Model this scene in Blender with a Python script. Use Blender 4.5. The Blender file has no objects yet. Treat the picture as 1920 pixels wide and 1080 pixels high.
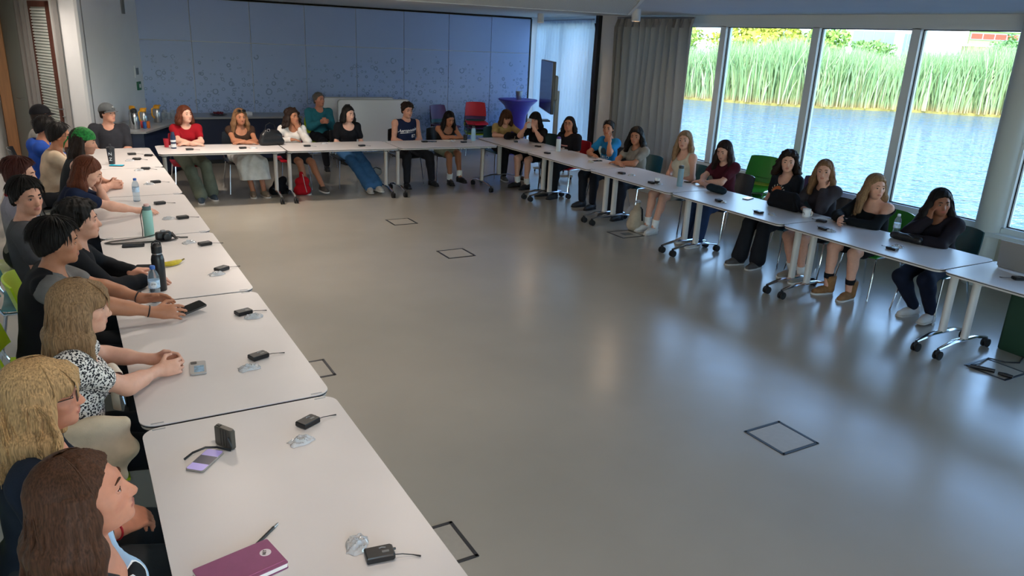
import bpy, math, random, time
import numpy as np
from mathutils import Vector, Matrix

T0 = time.time()
random.seed(7)
RNG = np.random.default_rng(11)
SC = bpy.context.scene
C = SC.collection
PI = math.pi

# ------------------------------------------------------------------ camera
def make_camera():
    f, pitch, yaw, roll, h = 1416.65, 0.3177, 0.5352, 0.0466, 2.3292
    cp, sp, cy, sy = math.cos(pitch), math.sin(pitch), math.cos(yaw), math.sin(yaw)
    fwd = Vector((sy * cp, cy * cp, -sp)); right = Vector((cy, -sy, 0)); up = right.cross(fwd)
    r2 = right * math.cos(roll) + up * math.sin(roll)
    u2 = up * math.cos(roll) - right * math.sin(roll)
    cd = bpy.data.cameras.new('camera'); cd.sensor_width = 36.0; cd.sensor_fit = 'HORIZONTAL'
    cd.lens = f * 36.0 / 1920.0; cd.clip_start = 0.05; cd.clip_end = 500
    o = bpy.data.objects.new('camera', cd); C.objects.link(o)
    m = Matrix((r2, u2, -fwd)).transposed().to_4x4(); m.translation = Vector((0, 0, h))
    o.matrix_world = m
    SC.camera = o
make_camera()

# ------------------------------------------------------------------ world, sun, exposure
def make_world():
    w = bpy.data.worlds.new('sky'); SC.world = w; w.use_nodes = True
    nt = w.node_tree; bg = nt.nodes['Background']
    sk = nt.nodes.new('ShaderNodeTexSky'); sk.sky_type = 'NISHITA'; sk.sun_disc = False
    sk.sun_elevation = math.radians(48); sk.sun_rotation = math.radians(235)
    sk.dust_density = .5; sk.ozone_density = 2.5; sk.air_density = 1.0
    nt.links.new(sk.outputs[0], bg.inputs[0]); bg.inputs[1].default_value = 0.95
    sd = bpy.data.lights.new('sun', 'SUN'); sd.energy = 3.2; sd.angle = 0.01; sd.color = (1, .95, .86)
    so = bpy.data.objects.new('sun', sd); C.objects.link(so)
    d = Vector((.62, .42, -.78)).normalized()          # travels from behind the building to the far bank
    so.rotation_euler = d.to_track_quat('-Z', 'Y').to_euler()
make_world()
vs = SC.view_settings
vs.view_transform = 'Standard'; vs.look = 'None'; vs.exposure = 0.48; vs.gamma = 1.0; vs.use_curve_mapping = False

# ------------------------------------------------------------------ materials
MATS = {}
def srgb(c):
    if isinstance(c, str):
        c = tuple(int(c[i:i + 2], 16) / 255 for i in (0, 2, 4))
    return tuple(x / 12.92 if x <= .04045 else ((x + .055) / 1.055) ** 2.4 for x in c)
def mat(name, col, rough=.5, metal=0, spec=.5, noise=0, nscale=30, bump=0, bscale=200, sheen=0, coat=0, trans=0, stretch=None, emit=0, attr=None, ior=None, alpha=1):
    """principled material; noise varies the colour, bump adds fine relief"""
    if name in MATS: return MATS[name]
    m = bpy.data.materials.new(name); m.use_nodes = True; MATS[name] = m
    nt = m.node_tree; b = nt.nodes['Principled BSDF']; L = nt.links.new
    c = srgb(col)
    b.inputs['Base Color'].default_value = (*c, 1); b.inputs['Roughness'].default_value = rough
    b.inputs['Metallic'].default_value = metal; b.inputs['Specular IOR Level'].default_value = spec
    if sheen: b.inputs['Sheen Weight'].default_value = sheen
    if coat: b.inputs['Coat Weight'].default_value = coat; b.inputs['Coat Roughness'].default_value = .12
    if trans: b.inputs['Transmission Weight'].default_value = trans
    if ior: b.inputs['IOR'].default_value = ior
    if alpha < 1: b.inputs['Alpha'].default_value = alpha
    if emit: b.inputs['Emission Color'].default_value = (*c, 1); b.inputs['Emission Strength'].default_value = emit
    src = None
    if noise or bump:
        tc = nt.nodes.new('ShaderNodeTexCoord'); mp = nt.nodes.new('ShaderNodeMapping')
        L(tc.outputs['Object'], mp.inputs[0])
        if stretch: mp.inputs['Scale'].default_value = stretch
    if attr:
        a = nt.nodes.new('ShaderNodeVertexColor'); a.layer_name = attr; src = a.outputs[0]
    if noise:
        n = nt.nodes.new('ShaderNodeTexNoise'); n.inputs['Scale'].default_value = nscale; n.inputs['Detail'].default_value = 4
        L(mp.outputs[0], n.inputs[0])
        mr = nt.nodes.new('ShaderNodeMapRange'); mr.inputs[1].default_value = .3; mr.inputs[2].default_value = .7
        mr.inputs[3].default_value = 1 - noise; mr.inputs[4].default_value = 1 + noise
        L(n.outputs[0], mr.inputs[0])
        mx = nt.nodes.new('ShaderNodeMix'); mx.data_type = 'RGBA'; mx.blend_type = 'MULTIPLY'; mx.inputs[0].default_value = 1
        mx.inputs[6].default_value = (*c, 1)
        if src: L(src, mx.inputs[6])
        L(mr.outputs[0], mx.inputs[7]); src = mx.outputs[2]
    if src: L(src, b.inputs['Base Color'])
    if bump:
        n2 = nt.nodes.new('ShaderNodeTexNoise'); n2.inputs['Scale'].default_value = bscale; n2.inputs['Detail'].default_value = 3
        L(mp.outputs[0], n2.inputs[0])
        bp = nt.nodes.new('ShaderNodeBump'); bp.inputs['Strength'].default_value = bump; bp.inputs['Distance'].default_value = .003
        L(n2.outputs[0], bp.inputs['Height']); L(bp.outputs[0], b.inputs['Normal'])
    return m
def nodes_of(m): return m.node_tree.nodes, m.node_tree.links.new
def fabric(name, col, noise=.12):
    return mat('fabric_' + name, col, .85, spec=.2, noise=noise, nscale=14, bump=.35, bscale=380)

def floor_material():
    m = mat('poured_resin_floor', 'a09a8e', .2, spec=.85, noise=.05, nscale=1.2, bump=.03, bscale=5)
    N, L = nodes_of(m); b = N['Principled BSDF']
    tc = N.new('ShaderNodeTexCoord'); n = N.new('ShaderNodeTexNoise'); n.inputs['Scale'].default_value = 2.2; n.inputs['Detail'].default_value = 6
    mr = N.new('ShaderNodeMapRange'); mr.inputs[3].default_value = .17; mr.inputs[4].default_value = .30
    L(tc.outputs['Object'], n.inputs[0]); L(n.outputs[0], mr.inputs[0]); L(mr.outputs[0], b.inputs['Roughness'])
    return m
def glass_material():
    m = bpy.data.materials.new('window_glass'); m.use_nodes = True; MATS['glass'] = m
    N, L = nodes_of(m); N.clear()
    out = N.new('ShaderNodeOutputMaterial'); mix = N.new('ShaderNodeMixShader')
    tr = N.new('ShaderNodeBsdfTransparent'); tr.inputs[0].default_value = (.93, .97, .97, 1)
    gl = N.new('ShaderNodeBsdfGlossy'); gl.inputs['Roughness'].default_value = .01
    fr = N.new('ShaderNodeFresnel'); fr.inputs[0].default_value = 1.25
    L(fr.outputs[0], mix.inputs[0]); L(tr.outputs[0], mix.inputs[1]); L(gl.outputs[0], mix.inputs[2]); L(mix.outputs[0], out.inputs[0])
    return m
def curtain_material(name, col, trans):
    m = bpy.data.materials.new(name); m.use_nodes = True
    N, L = nodes_of(m); N.clear()
    out = N.new('ShaderNodeOutputMaterial'); mix = N.new('ShaderNodeMixShader'); mix.inputs[0].default_value = trans
    d = N.new('ShaderNodeBsdfDiffuse'); t = N.new('ShaderNodeBsdfTranslucent')
    c = (*srgb(col), 1); d.inputs[0].default_value = c; t.inputs[0].default_value = c
    tc = N.new('ShaderNodeTexCoord'); mp = N.new('ShaderNodeMapping'); mp.inputs['Scale'].default_value = (90, 90, 4)
    n = N.new('ShaderNodeTexNoise'); n.inputs['Scale'].default_value = 1; bp = N.new('ShaderNodeBump'); bp.inputs['Strength'].default_value = .25; bp.inputs['Distance'].default_value = .004
    L(tc.outputs['Object'], mp.inputs[0]); L(mp.outputs[0], n.inputs[0]); L(n.outputs[0], bp.inputs['Height']); L(bp.outputs[0], d.inputs['Normal'])
    L(d.outputs[0], mix.inputs[1]); L(t.outputs[0], mix.inputs[2]); L(mix.outputs[0], out.inputs[0])
    return m
def bubble_panel_material():
    """blue laminate printed with dark rising bubbles on its lower half"""
    m = bpy.data.materials.new('blue_bubble_print'); m.use_nodes = True
    N, L = nodes_of(m); b = N['Principled BSDF']; b.inputs['Roughness'].default_value = .38; b.inputs['Specular IOR Level'].default_value = .4
    g = N.new('ShaderNodeNewGeometry'); sep = N.new('ShaderNodeSeparateXYZ'); L(g.outputs['Position'], sep.inputs[0])
    cmb = N.new('ShaderNodeCombineXYZ'); L(sep.outputs[0], cmb.inputs[0]); L(sep.outputs[2], cmb.inputs[1])
    masks = []
    for sc, r0, r1, off in ((6.5, .10, .34, 0.0), (11.0, .10, .32, 4.7), (17.0, .06, .3, 9.1)):
        mp = N.new('ShaderNodeMapping'); mp.inputs['Location'].default_value = (off, off * .7, 0); L(cmb.outputs[0], mp.inputs[0])
        v = N.new('ShaderNodeTexVoronoi'); v.voronoi_dimensions = '2D'; v.inputs['Scale'].default_value = sc; v.inputs['Randomness'].default_value = .8
        L(mp.outputs[0], v.inputs['Vector'])
        sc_ = N.new('ShaderNodeSeparateColor'); L(v.outputs['Color'], sc_.inputs[0])
        rad = N.new('ShaderNodeMapRange'); rad.inputs[3].default_value = r0; rad.inputs[4].default_value = r1; L(sc_.outputs[0], rad.inputs[0])
        df = N.new('ShaderNodeMath'); df.operation = 'SUBTRACT'; L(v.outputs['Distance'], df.inputs[0]); L(rad.outputs[0], df.inputs[1])
        ab = N.new('ShaderNodeMath'); ab.operation = 'ABSOLUTE'; L(df.outputs[0], ab.inputs[0])
        ring = N.new('ShaderNodeMapRange'); ring.inputs[1].default_value = .02; ring.inputs[2].default_value = .09; ring.inputs[3].default_value = 1; ring.inputs[4].default_value = 0
        L(ab.outputs[0], ring.inputs[0])
        # fewer bubbles higher up
        th = N.new('ShaderNodeMapRange'); th.inputs[1].default_value = .3; th.inputs[2].default_value = 2.0; th.inputs[3].default_value = .40; th.inputs[4].default_value = 1.02
        L(sep.outputs[2], th.inputs[0])
        gt = N.new('ShaderNodeMath'); gt.operation = 'GREATER_THAN'; L(sc_.outputs[1], gt.inputs[0]); L(th.outputs[0], gt.inputs[1])
        mu = N.new('ShaderNodeMath'); mu.operation = 'MULTIPLY'; L(ring.outputs[0], mu.inputs[0]); L(gt.outputs[0], mu.inputs[1])
        masks.append(mu.outputs[0])
    mx = N.new('ShaderNodeMath'); mx.operation = 'MAXIMUM'; L(masks[0], mx.inputs[0]); L(masks[1], mx.inputs[1])
    mx2 = N.new('ShaderNodeMath'); mx2.operation = 'MAXIMUM'; L(mx.outputs[0], mx2.inputs[0]); L(masks[2], mx2.inputs[1])
    sc2 = N.new('ShaderNodeMath'); sc2.operation = 'MULTIPLY'; sc2.inputs[1].default_value = .62; L(mx2.outputs[0], sc2.inputs[0])
    mix = N.new('ShaderNodeMix'); mix.data_type = 'RGBA'
    mix.inputs[6].default_value = (*srgb('a6bce6'), 1); mix.inputs[7].default_value = (*srgb('566b9c'), 1)
    L(sc2.outputs[0], mix.inputs[0]); L(mix.outputs[2], b.inputs['Base Color'])
    return m
def perforated_material():
    m = mat('perforated_ceiling', 'd2dad6', .7)
    N, L = nodes_of(m); b = N['Principled BSDF']
    g = N.new('ShaderNodeNewGeometry'); v = N.new('ShaderNodeTexVoronoi'); v.voronoi_dimensions = '2D'
    v.inputs['Scale'].default_value = 22; v.inputs['Randomness'].default_value = 0
    L(g.outputs['Position'], v.inputs['Vector'])
    mr = N.new('ShaderNodeMapRange'); mr.inputs[1].default_value = .24; mr.inputs[2].default_value = .32; L(v.outputs['Distance'], mr.inputs[0])
    mix = N.new('ShaderNodeMix'); mix.data_type = 'RGBA'
    mix.inputs[6].default_value = (*srgb('6d7674'), 1); mix.inputs[7].default_value = (*srgb('d2dad6'), 1)
    L(mr.outputs[0], mix.inputs[0]); L(mix.outputs[2], b.inputs['Base Color'])
    return m
def water_material():
    m = mat('pond_water', '2f6285', .04, spec=.5)
    N, L = nodes_of(m); b = N['Principled BSDF']; b.inputs['IOR'].default_value = 1.33
    g = N.new('ShaderNodeNewGeometry'); mp = N.new('ShaderNodeMapping'); mp0 = N.new('ShaderNodeMapping'); mp0.inputs['Rotation'].default_value = (0, 0, -.62); mp.inputs['Scale'].default_value = (3.0, .8, 1)
    L(g.outputs['Position'], mp0.inputs[0]); L(mp0.outputs[0], mp.inputs[0])
    n = N.new('ShaderNodeTexNoise'); n.inputs['Scale'].default_value = 1.0; n.inputs['Detail'].default_value = 3; n.inputs['Roughness'].default_value = .6
    L(mp.outputs[0], n.inputs[0])
    bp = N.new('ShaderNodeBump'); bp.inputs['Strength'].default_value = .8; bp.inputs['Distance'].default_value = .16
    L(n.outputs[0], bp.inputs['Height']); L(bp.outputs[0], b.inputs['Normal'])
    return m

GLASS = glass_material()
WHITE_WALL = mat('white_wall_paint', 'e6e8ea', .8, noise=.02, nscale=3)
GREY_CEIL = mat('grey_ceiling_paint', 'ccccc8', .85, noise=.02, nscale=2)
FLOOR = floor_material()
FRAME = mat('window_frame_white', 'dbe4e8', .4)
CHROME = mat('chrome', 'd6dade', .13, metal=1)
BLACK = mat('black_plastic', '16171a', .42)
RUBBER = mat('black_rubber', '141517', .7)
LAMINATE = mat('white_laminate', 'd9d4d2', .34, spec=.4, noise=.015, nscale=5)
DARK_EDGE = mat('dark_edge_band', '26282c', .5)
LEGPAINT = mat('light_grey_metal', 'c9c3bc', .35, spec=.5)
WHITEP = mat('white_plastic', 'e6e7e8', .4)
STEEL = mat('brushed_steel', 'b9bcc0', .28, metal=1, bump=.1, bscale=90, stretch=(1, 1, .05))

# ------------------------------------------------------------------ mesh builder
def unit(v):
    v = np.asarray(v, float); n = np.linalg.norm(v)
    return v / n if n > 1e-9 else np.array([0, 0, 1.])
def rrect(w, d, r=.02, n=4):
    """rounded rectangle outline, counter-clockwise, centred"""
    r = min(r, w / 2 - 1e-4, d / 2 - 1e-4); pts = []
    for cx, cy, a0 in ((w / 2 - r, d / 2 - r, 0), (-w / 2 + r, d / 2 - r, PI / 2), (-w / 2 + r, -d / 2 + r, PI), (w / 2 - r, -d / 2 + r, 1.5 * PI)):
        for i in range(n + 1):
            a = a0 + PI / 2 * i / n
            pts.append((cx + r * math.cos(a), cy + r * math.sin(a)))
    return pts
class MB:
    def __init__(s): s.v = []; s.f = []; s.m = []
    def add(s, vs, fs, mi=0):
        b = len(s.v); s.v.extend([tuple(map(float, q)) for q in vs]); s.f.extend([tuple(i + b for i in q) for q in fs]); s.m.extend([mi] * len(fs)); return s
    def box(s, c, size, mi=0, rz=0, ch=0):
        x, y, z = [q / 2 for q in size]
        if ch:
            return s.prism(rrect(size[0], size[1], ch * 1.6, 2), c[2] - z, c[2] + z, mi=mi, at=(c[0], c[1]), rz=rz, ch=ch)
        vs = [(sx * x, sy * y, sz * z) for sx in (-1, 1) for sy in (-1, 1) for sz in (-1, 1)]
        cr, sr = math.cos(rz), math.sin(rz)
        vs = [(c[0] + a * cr - b * sr, c[1] + a * sr + b * cr, c[2] + d) for a, b, d in vs]
        return s.add(vs, [(0, 1, 3, 2), (4, 6, 7, 5), (0, 4, 5, 1), (2, 3, 7, 6), (0, 2, 6, 4), (1, 5, 7, 3)], mi)
    def prism(s, outline, z0, z1, mi=0, at=(0, 0), rz=0, ch=0, mi_side=None):
        """extruded outline with optional chamfer top and bottom"""
        cr, sr = math.cos(rz), math.sin(rz)
        o = np.array(outline, float); c = o.mean(0); n = len(o)
        def ring(z, ins):
            q = o.copy()
            if ins:
                d = q - c; l = np.linalg.norm(d, axis=1, keepdims=True); q = c + d * (1 - ins / np.maximum(l, 1e-6))
            return [(at[0] + a * cr - b * sr, at[1] + a * sr + b * cr, z) for a, b in q]
        rs = [ring(z0, ch)] + ([ring(z0 + ch, 0), ring(z1 - ch, 0)] if ch else []) + [ring(z1, ch)]
        vs = sum(rs, []); fs = []
        for k in range(len(rs) - 1):
            for i in range(n):
                j = (i + 1) % n; fs.append((k * n + i, k * n + j, (k + 1) * n + j, (k + 1) * n + i))
        ms = mi if mi_side is None else mi_side
        b = len(s.v)
        s.add(vs, fs, ms)
        s.f.append(tuple(b + i for i in reversed(range(n)))); s.m.append(mi)
        s.f.append(tuple(b + (len(rs) - 1) * n + i for i in range(n))); s.m.append(mi)
        return s
    def lathe(s, prof, n=20, c=(0, 0, 0), mi=0, sx=1, sy=1):
        """prof: list of (r, z) from bottom to top"""
        vs = []; fs = []; k = len(prof)
        for r, z in prof:
            for i in range(n):
                a = 2 * PI * i / n; vs.append((c[0] + r * sx * math.cos(a), c[1] + r * sy * math.sin(a), c[2] + z))
        for q in range(k - 1):
            for i in range(n):
                j = (i + 1) % n; fs.append((q * n + i, q * n + j, (q + 1) * n + j, (q + 1) * n + i))
        b = len(s.v); s.add(vs, fs, mi)
        s.f.append(tuple(b + i for i in reversed(range(n)))); s.m.append(mi)
        s.f.append(tuple(b + (k - 1) * n + i for i in range(n))); s.m.append(mi)
        return s
    def tube(s, path, r, n=6, mi=0, flat=1.0, up=None, caps=True):
        P = np.array(path, float); k = len(P); R = np.full(k, r, float) if np.isscalar(r) else np.array(r, float)
        T = np.gradient(P, axis=0); T /= np.maximum(np.linalg.norm(T, axis=1, keepdims=True), 1e-9)
        u = np.array([0, 0, 1.]) if up is None else np.array(up, float)
        if abs(T[0] @ u) > .95: u = np.array([1., 0, 0])
        ang = np.arange(n) * 2 * PI / n; vs = []
        for i in range(k):
            u = u - T[i] * (u @ T[i]); u = unit(u); w = np.cross(T[i], u)
            for a in ang: vs.append(P[i] + R[i] * (math.cos(a) * w + math.sin(a) * u * flat))
        fs = [(q * n + i, q * n + (i + 1) % n, (q + 1) * n + (i + 1) % n, (q + 1) * n + i) for q in range(k - 1) for i in range(n)]
        if caps: fs += [tuple(reversed(range(n))), tuple((k - 1) * n + i for i in range(n))]
        return s.add(vs, fs, mi)
    def ell(s, c, r, n=12, k=8, mi=0, M=None):
        vs = []; fs = []
        for q in range(k + 1):
            th = -PI / 2 + PI * q / k
            for i in range(n):
                a = 2 * PI * i / n
                p = np.array([r[0] * math.cos(th) * math.cos(a), r[1] * math.cos(th) * math.sin(a), r[2] * math.sin(th)])
                if M is not None: p = M @ p
                vs.append(p + np.array(c))
        for q in range(k):
            for i in range(n):
                j = (i + 1) % n; fs.append((q * n + i, q * n + j, (q + 1) * n + j, (q + 1) * n + i))
        return s.add(vs, fs, mi)
    def grid(s, fn, nu, nv, mi=0, thick=0, nrm=None):
        """surface fn(u,v)->xyz with thickness along its normal"""
        P = np.array([[fn(i / nu, j / nv) for j in range(nv + 1)] for i in range(nu + 1)], float)
        fs = [(i * (nv + 1) + j, (i + 1) * (nv + 1) + j, (i + 1) * (nv + 1) + j + 1, i * (nv + 1) + j + 1) for i in range(nu) for j in range(nv)]
        if not thick: return s.add(P.reshape(-1, 3), fs, mi)
        du = np.gradient(P, axis=0); dv = np.gradient(P, axis=1); N = np.cross(du, dv); N /= np.maximum(np.linalg.norm(N, axis=2, keepdims=True), 1e-9)
        Q = P - N * thick; m = (nu + 1) * (nv + 1)
        f2 = [tuple(m + q for q in reversed(f)) for f in fs]
        rim = [(i, 0) for i in range(nu)] + [(nu, j) for j in range(nv)] + [(i, nv) for i in range(nu, 0, -1)] + [(0, j) for j in range(nv, 0, -1)]
        ids = [i * (nv + 1) + j for i, j in rim]
        f3 = [(ids[(q + 1) % len(ids)], ids[q], ids[q] + m, ids[(q + 1) % len(ids)] + m) for q in range(len(ids))]
        return s.add(np.concatenate([P.reshape(-1, 3), Q.reshape(-1, 3)]), fs + f2 + f3, mi)
    def xf(s, M):
        M = Matrix(M); s.v = [tuple(M @ Vector(q)) for q in s.v]; return s
    def mesh(s, name, mats, smooth=True, angle=40):
        me = bpy.data.meshes.new(name); me.from_pydata(s.v, [], s.f)
        for m in (mats if isinstance(mats, (list, tuple)) else [mats]): me.materials.append(m)
        if any(s.m): me.polygons.foreach_set('material_index', s.m)
        if smooth:
            me.polygons.foreach_set('use_smooth', [True] * len(s.f))
            try: me.set_sharp_from_angle(angle=math.radians(angle))
            except Exception: pass
        me.update(); return me
    def build(s, name, mats, parent=None, smooth=True, angle=40, loc=None, rz=0):
        return obj(name, s.mesh(name, mats, smooth, angle), parent, loc, rz)
def obj(name, me, parent=None, loc=None, rz=0):
    o = bpy.data.objects.new(name, me); C.objects.link(o)
    if parent is not None: o.parent = parent
    if loc is not None: o.location = loc
    if rz: o.rotation_euler = (0, 0, rz)
    return o
def tag(o, label, cat, group=None):
    o['label'] = label; o['category'] = cat
    if group: o['group'] = group
    return o
def thing(name, label, cat, loc=(0, 0, 0), rz=0, group=None):
    o = bpy.data.objects.new(name, None); C.objects.link(o); o.empty_display_size = .1
    o.location = loc; o.rotation_euler = (0, 0, rz)
    return tag(o, label, cat, group)
def copy_tree(o, parent=None):
    c = o.copy(); C.objects.link(c); c.parent = parent
    for ch in list(o.children): copy_tree(ch, c)
    return c
def struct(o): o['kind'] = 'structure'; return o
def one(name, label, cat, mb, mats, loc=(0, 0, 0), rz=0, group=None, **k):
    return tag(mb.build(name, mats, None, loc=loc, rz=rz, **k), label, cat, group)
def text_mesh(s, size, ext=.0006, bold=False):
    cu = bpy.data.curves.new('lettering', 'FONT'); cu.body = s; cu.size = size; cu.extrude = ext
    cu.align_x = 'CENTER'; cu.align_y = 'CENTER'; cu.resolution_u = 2
    if bold: cu.offset = size * .02
    o = bpy.data.objects.new('lettering_tmp', cu); C.objects.link(o)
    dg = bpy.context.evaluated_depsgraph_get()
    me = bpy.data.meshes.new_from_object(o.evaluated_get(dg))
    bpy.data.objects.remove(o); bpy.data.curves.remove(cu)
    return me
def lettering(s, size, m, parent, M, name='lettering', bold=False, bend=None):
    """flat printed words; M places the text (x right, y up, z out); bend(x,y,z)->xyz reshapes it"""
    me = text_mesh(s, size, bold=bold)
    me.materials.clear(); me.materials.append(m)
    if bend:
        for v in me.vertices: v.co = bend(*v.co)
    me.transform(M)
    return obj(name, me, parent)

# ------------------------------------------------------------------ the room
CEIL = 2.80
WX = 8.5            # inner face of the window wall
YB = 14.9           # blue panelled wall
def poly_slab(name, pts, z0, z1, m, ch=0): return struct(MB().prism(pts, z0, z1, ch=ch).build(name, m, smooth=False))
plan = [(-1.1, -3.2), (8.62, -3.2), (8.62, 11.64), (9.32, 15.0), (9.32, 15.6), (-1.1, 15.6)]
poly_slab('floor', plan, -.30, 0, FLOOR)
poly_slab('ceiling', plan, CEIL, CEIL + .25, GREY_CEIL)
poly_slab('wall_left', [(-1.1, -3), (-.88, -3), (-.88, 15.35), (-1.1, 15.35)], 0, CEIL, WHITE_WALL)
wf = poly_slab('wall_front', [(-1.1, -3.2), (8.62, -3.2), (8.62, -3), (-1.1, -3)], 0, .5, WHITE_WALL)
MB().box((3.76, -3.1, 2.72), (9.72, .2, .16)).build('lintel', WHITE_WALL, wf, smooth=False)
for i in range(7):
    MB().box((-1.0 + i * 1.6, -3.1, 1.57), (.09, .14, 2.14)).build('added_mullion', FRAME, wf, smooth=False)
    if i < 6: MB().box((-.2 + i * 1.6, -3.1, 1.57), (1.5, .012 if i < 3 else .1, 2.14)).build('pane' if i < 3 else 'added_wall_panel', GLASS if i < 3 else WHITE_WALL, wf, smooth=False)  # rear glazing added for daylight fill, walled up on one side to darken it
poly_slab('wall_corner', [(.04, 12.9), (.27, 12.62), (.31, 12.62), (1.24, YB), (1.24, 15.5), (-.9, 15.5), (-.84, 15.32)], 0, CEIL, WHITE_WALL)
wb = poly_slab('wall_back', [(1.2, YB), (9.3, YB), (9.3, YB + .3), (1.2, YB + .3)], 0, CEIL, WHITE_WALL)
BUB = bubble_panel_material()
px_ = [1.22, 2.06, 3.07, 4.06, 5.05, 6.04, 7.03, 8.02, 8.98]
for i in range(8):
    for z0, z1 in ((.02, 2.045), (2.055, 2.755)):
        MB().box(((px_[i] + px_[i + 1]) / 2, YB - .0125, (z0 + z1) / 2), (px_[i + 1] - px_[i] - .012, .024, z1 - z0), ch=.002).build('panel', BUB, wb, smooth=False)
MB().box((5.1, YB - .02, 2.775), (7.78, .05, .03)).build('shadow_gap', mat('black_gap', '07080a', .8), wb, smooth=False)
MB().box((9.0, YB - .013, 1.38), (.03, .03, 2.76)).build('corner_strip', DARK_EDGE, wb, smooth=False)
# perforated acoustic ceiling field
pf = [(-.6, 9.3), (-.6, 1.4), (1.4, 1.4), (4.42, 5.48), (6.55, 8.37), (3.43, 8.8)]
o = struct(MB().prism(pf, 2.705, 2.74).build('ceiling_panel', perforated_material(), smooth=False))
e = MB()
for a, b in zip(pf, pf[1:] + pf[:1]):
    a = np.array(a); b = np.array(b); d = b - a; l = np.linalg.norm(d); c = (a + b) / 2
    e.box((c[0], c[1], 2.722), (l, .03, .05), rz=math.atan2(d[1], d[0]))
e.build('edge_rail', mat('ceiling_rail', 'dfe4e2', .5), o, smooth=False)
hg = MB()
for x, y in ((0, 2), (2, 3), (0, 5), (3, 5), (0, 8.5), (3, 8), (5.8, 8)): hg.tube([(x, y, 2.74), (x, y, CEIL)], .01, 6)
hg.build('hanger', STEEL, o)

# window wall on the pond side
def wall_piece(name, x0, x1, y0, y1, z0, z1, m=WHITE_WALL): return poly_slab(name, [(x0, y0), (x1, y0), (x1, y1), (x0, y1)], z0, z1, m)
BEIGE = mat('beige_wall_paint', 'aaa79b', .8)
wr = wall_piece('wall_right', WX, 8.62, -3, 11.6, 0, .56, BEIGE)
MB().box((WX + .06, 5.19, 2.745), (.12, 11.18, .11)).build('lintel', FRAME, wr, smooth=False)
MB().box((WX + .06, -1.7, 1.6), (.12, 2.6, 2.2)).build('blind_wall', WHITE_WALL, wr, smooth=False)
MB().box((WX + .06, 11.2, 1.4), (.12, .82, 2.8)).build('white_pier', WHITE_WALL, wr, smooth=False)
sill = MB().prism([(WX - .14, -.4), (WX + .1, -.4), (WX + .1, 10.8), (WX - .14, 10.8)], .56, .60).build('trim_1', FRAME, smooth=False); struct(sill)
ys = [-.4, 1.1, 2.6, 4.1]                # panes beyond the column
spans = [(6.96, 8.60), (5.58, 6.96), (4.20, 5.58), (2.7, 4.20), (1.2, 2.7), (-.4, 1.2), (8.60, 10.78)]
for n, (y0, y1) in enumerate(spans):
    w = MB(); fw = .055
    w.box((WX + .05, (y0 + y1) / 2, .63), (.13, y1 - y0, .06)); w.box((WX + .05, (y0 + y1) / 2, 2.665), (.13, y1 - y0, .05))
    for y in (y0 + fw / 2, y1 - fw / 2): w.box((WX + .05, y, 1.65), (.13, fw, 2.0))
    wo = struct(w.build('window_%d' % (n + 1), FRAME, smooth=False))
    MB().box((WX + .06, (y0 + y1) / 2, 1.65), (.012, y1 - y0 - 2 * fw + .01, 1.99)).build('pane', GLASS, wo, smooth=False)
    g = MB()
    for y in (y0 + fw + .006, y1 - fw - .006): g.box((WX + .05, y, 1.65), (.03, .012, 1.98))
    for z in (.665, 2.635): g.box((WX + .05, (y0 + y1) / 2, z), (.03, y1 - y0 - 2 * fw, .012))
    g.build('gasket', BLACK, wo, smooth=False)
struct(MB().lathe([(.13, 0), (.13, CEIL)], 28, c=(WX - .02, 4.30, 0)).build('trim_2', mat('column_paint', 'c6ccca', .6)))
struct(MB().box((8.47, 11.66, 1.4), (.09, .09, 2.8)).build('trim_3', mat('dark_post', '141415', .4), smooth=False))
# glazed bay behind the pale curtain
def diag(t, off=0):
    a = np.array([8.56, 11.7]); b = np.array([9.24, 14.88]); d = b - a; n = np.array([d[1], -d[0]]) / np.linalg.norm(d)
    return a + d * t + n * off
w = MB(); an = math.atan2(3.18, .68)
for t in (0.02, .5, .98):
    q = diag(t, .05); w.box((q[0], q[1], 1.4), (.06, .1, 2.8), rz=an)
for z in (.05, 2.74):
    q = diag(.5, .05); w.box((q[0], q[1], z), (3.25, .1, .12), rz=an)
wo = struct(w.build('window_8', FRAME, smooth=False))
for t in (.26, .74):
    q = diag(t, .05); MB().box((q[0], q[1], 1.4), (1.5, .012, 2.6), rz=an).build('pane', GLASS, wo, smooth=False)

def curtain(name, a, b, z0, z1, folds, amp, m, label, seed):
    r = np.random.default_rng(seed); a = np.array(a); b = np.array(b); d = b - a; n = np.array([-d[1], d[0]]) / np.linalg.norm(d)
    ph = r.uniform(0, 6.28, 6)
    def fn(u, v):
        z = z0 + (z1 - z0) * v
        t = u + .012 * math.sin(u * 9 + v * 3 + ph[0]) * (1 - v)
        w = math.sin(2 * PI * folds * t + .8 * math.sin(2 * PI * t * 3 + ph[1])) * amp * (.55 + .45 * math.sin(v * 2.2 + 4 * u + ph[2]) ** 2)
        if v > .95: w = math.sin(2 * PI * folds * 2 * u) * amp * .45
        q = a + d * u + n * w
        return (q[0], q[1], z)
    t = thing(name, label, 'curtain', (0, 0, 0))
    MB().grid(fn, folds * 9, 18, thick=.004).build('cloth', m, t)
    rail = MB(); rail.tube([(a[0], a[1], z1 + .015), (b[0], b[1], z1 + .015)], .014, 6); rail.build('curtain_rail', STEEL, t)
    return t
curtain('curtain', (8.30, 9.02), (8.30, 10.9), .36, 2.74, 11, .085, curtain_material('grey_curtain_cloth', 'b4b3b0', .35), 'grey pleated curtain drawn aside beside the pond windows', 3)
curtain('curtain', (8.44, 11.78), (9.10, 14.78), .06, 2.72, 20, .06, curtain_material('pale_curtain_cloth', 'e8eef2', .78), 'pale translucent curtain glowing with daylight behind the purple cocktail table', 5)
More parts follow.
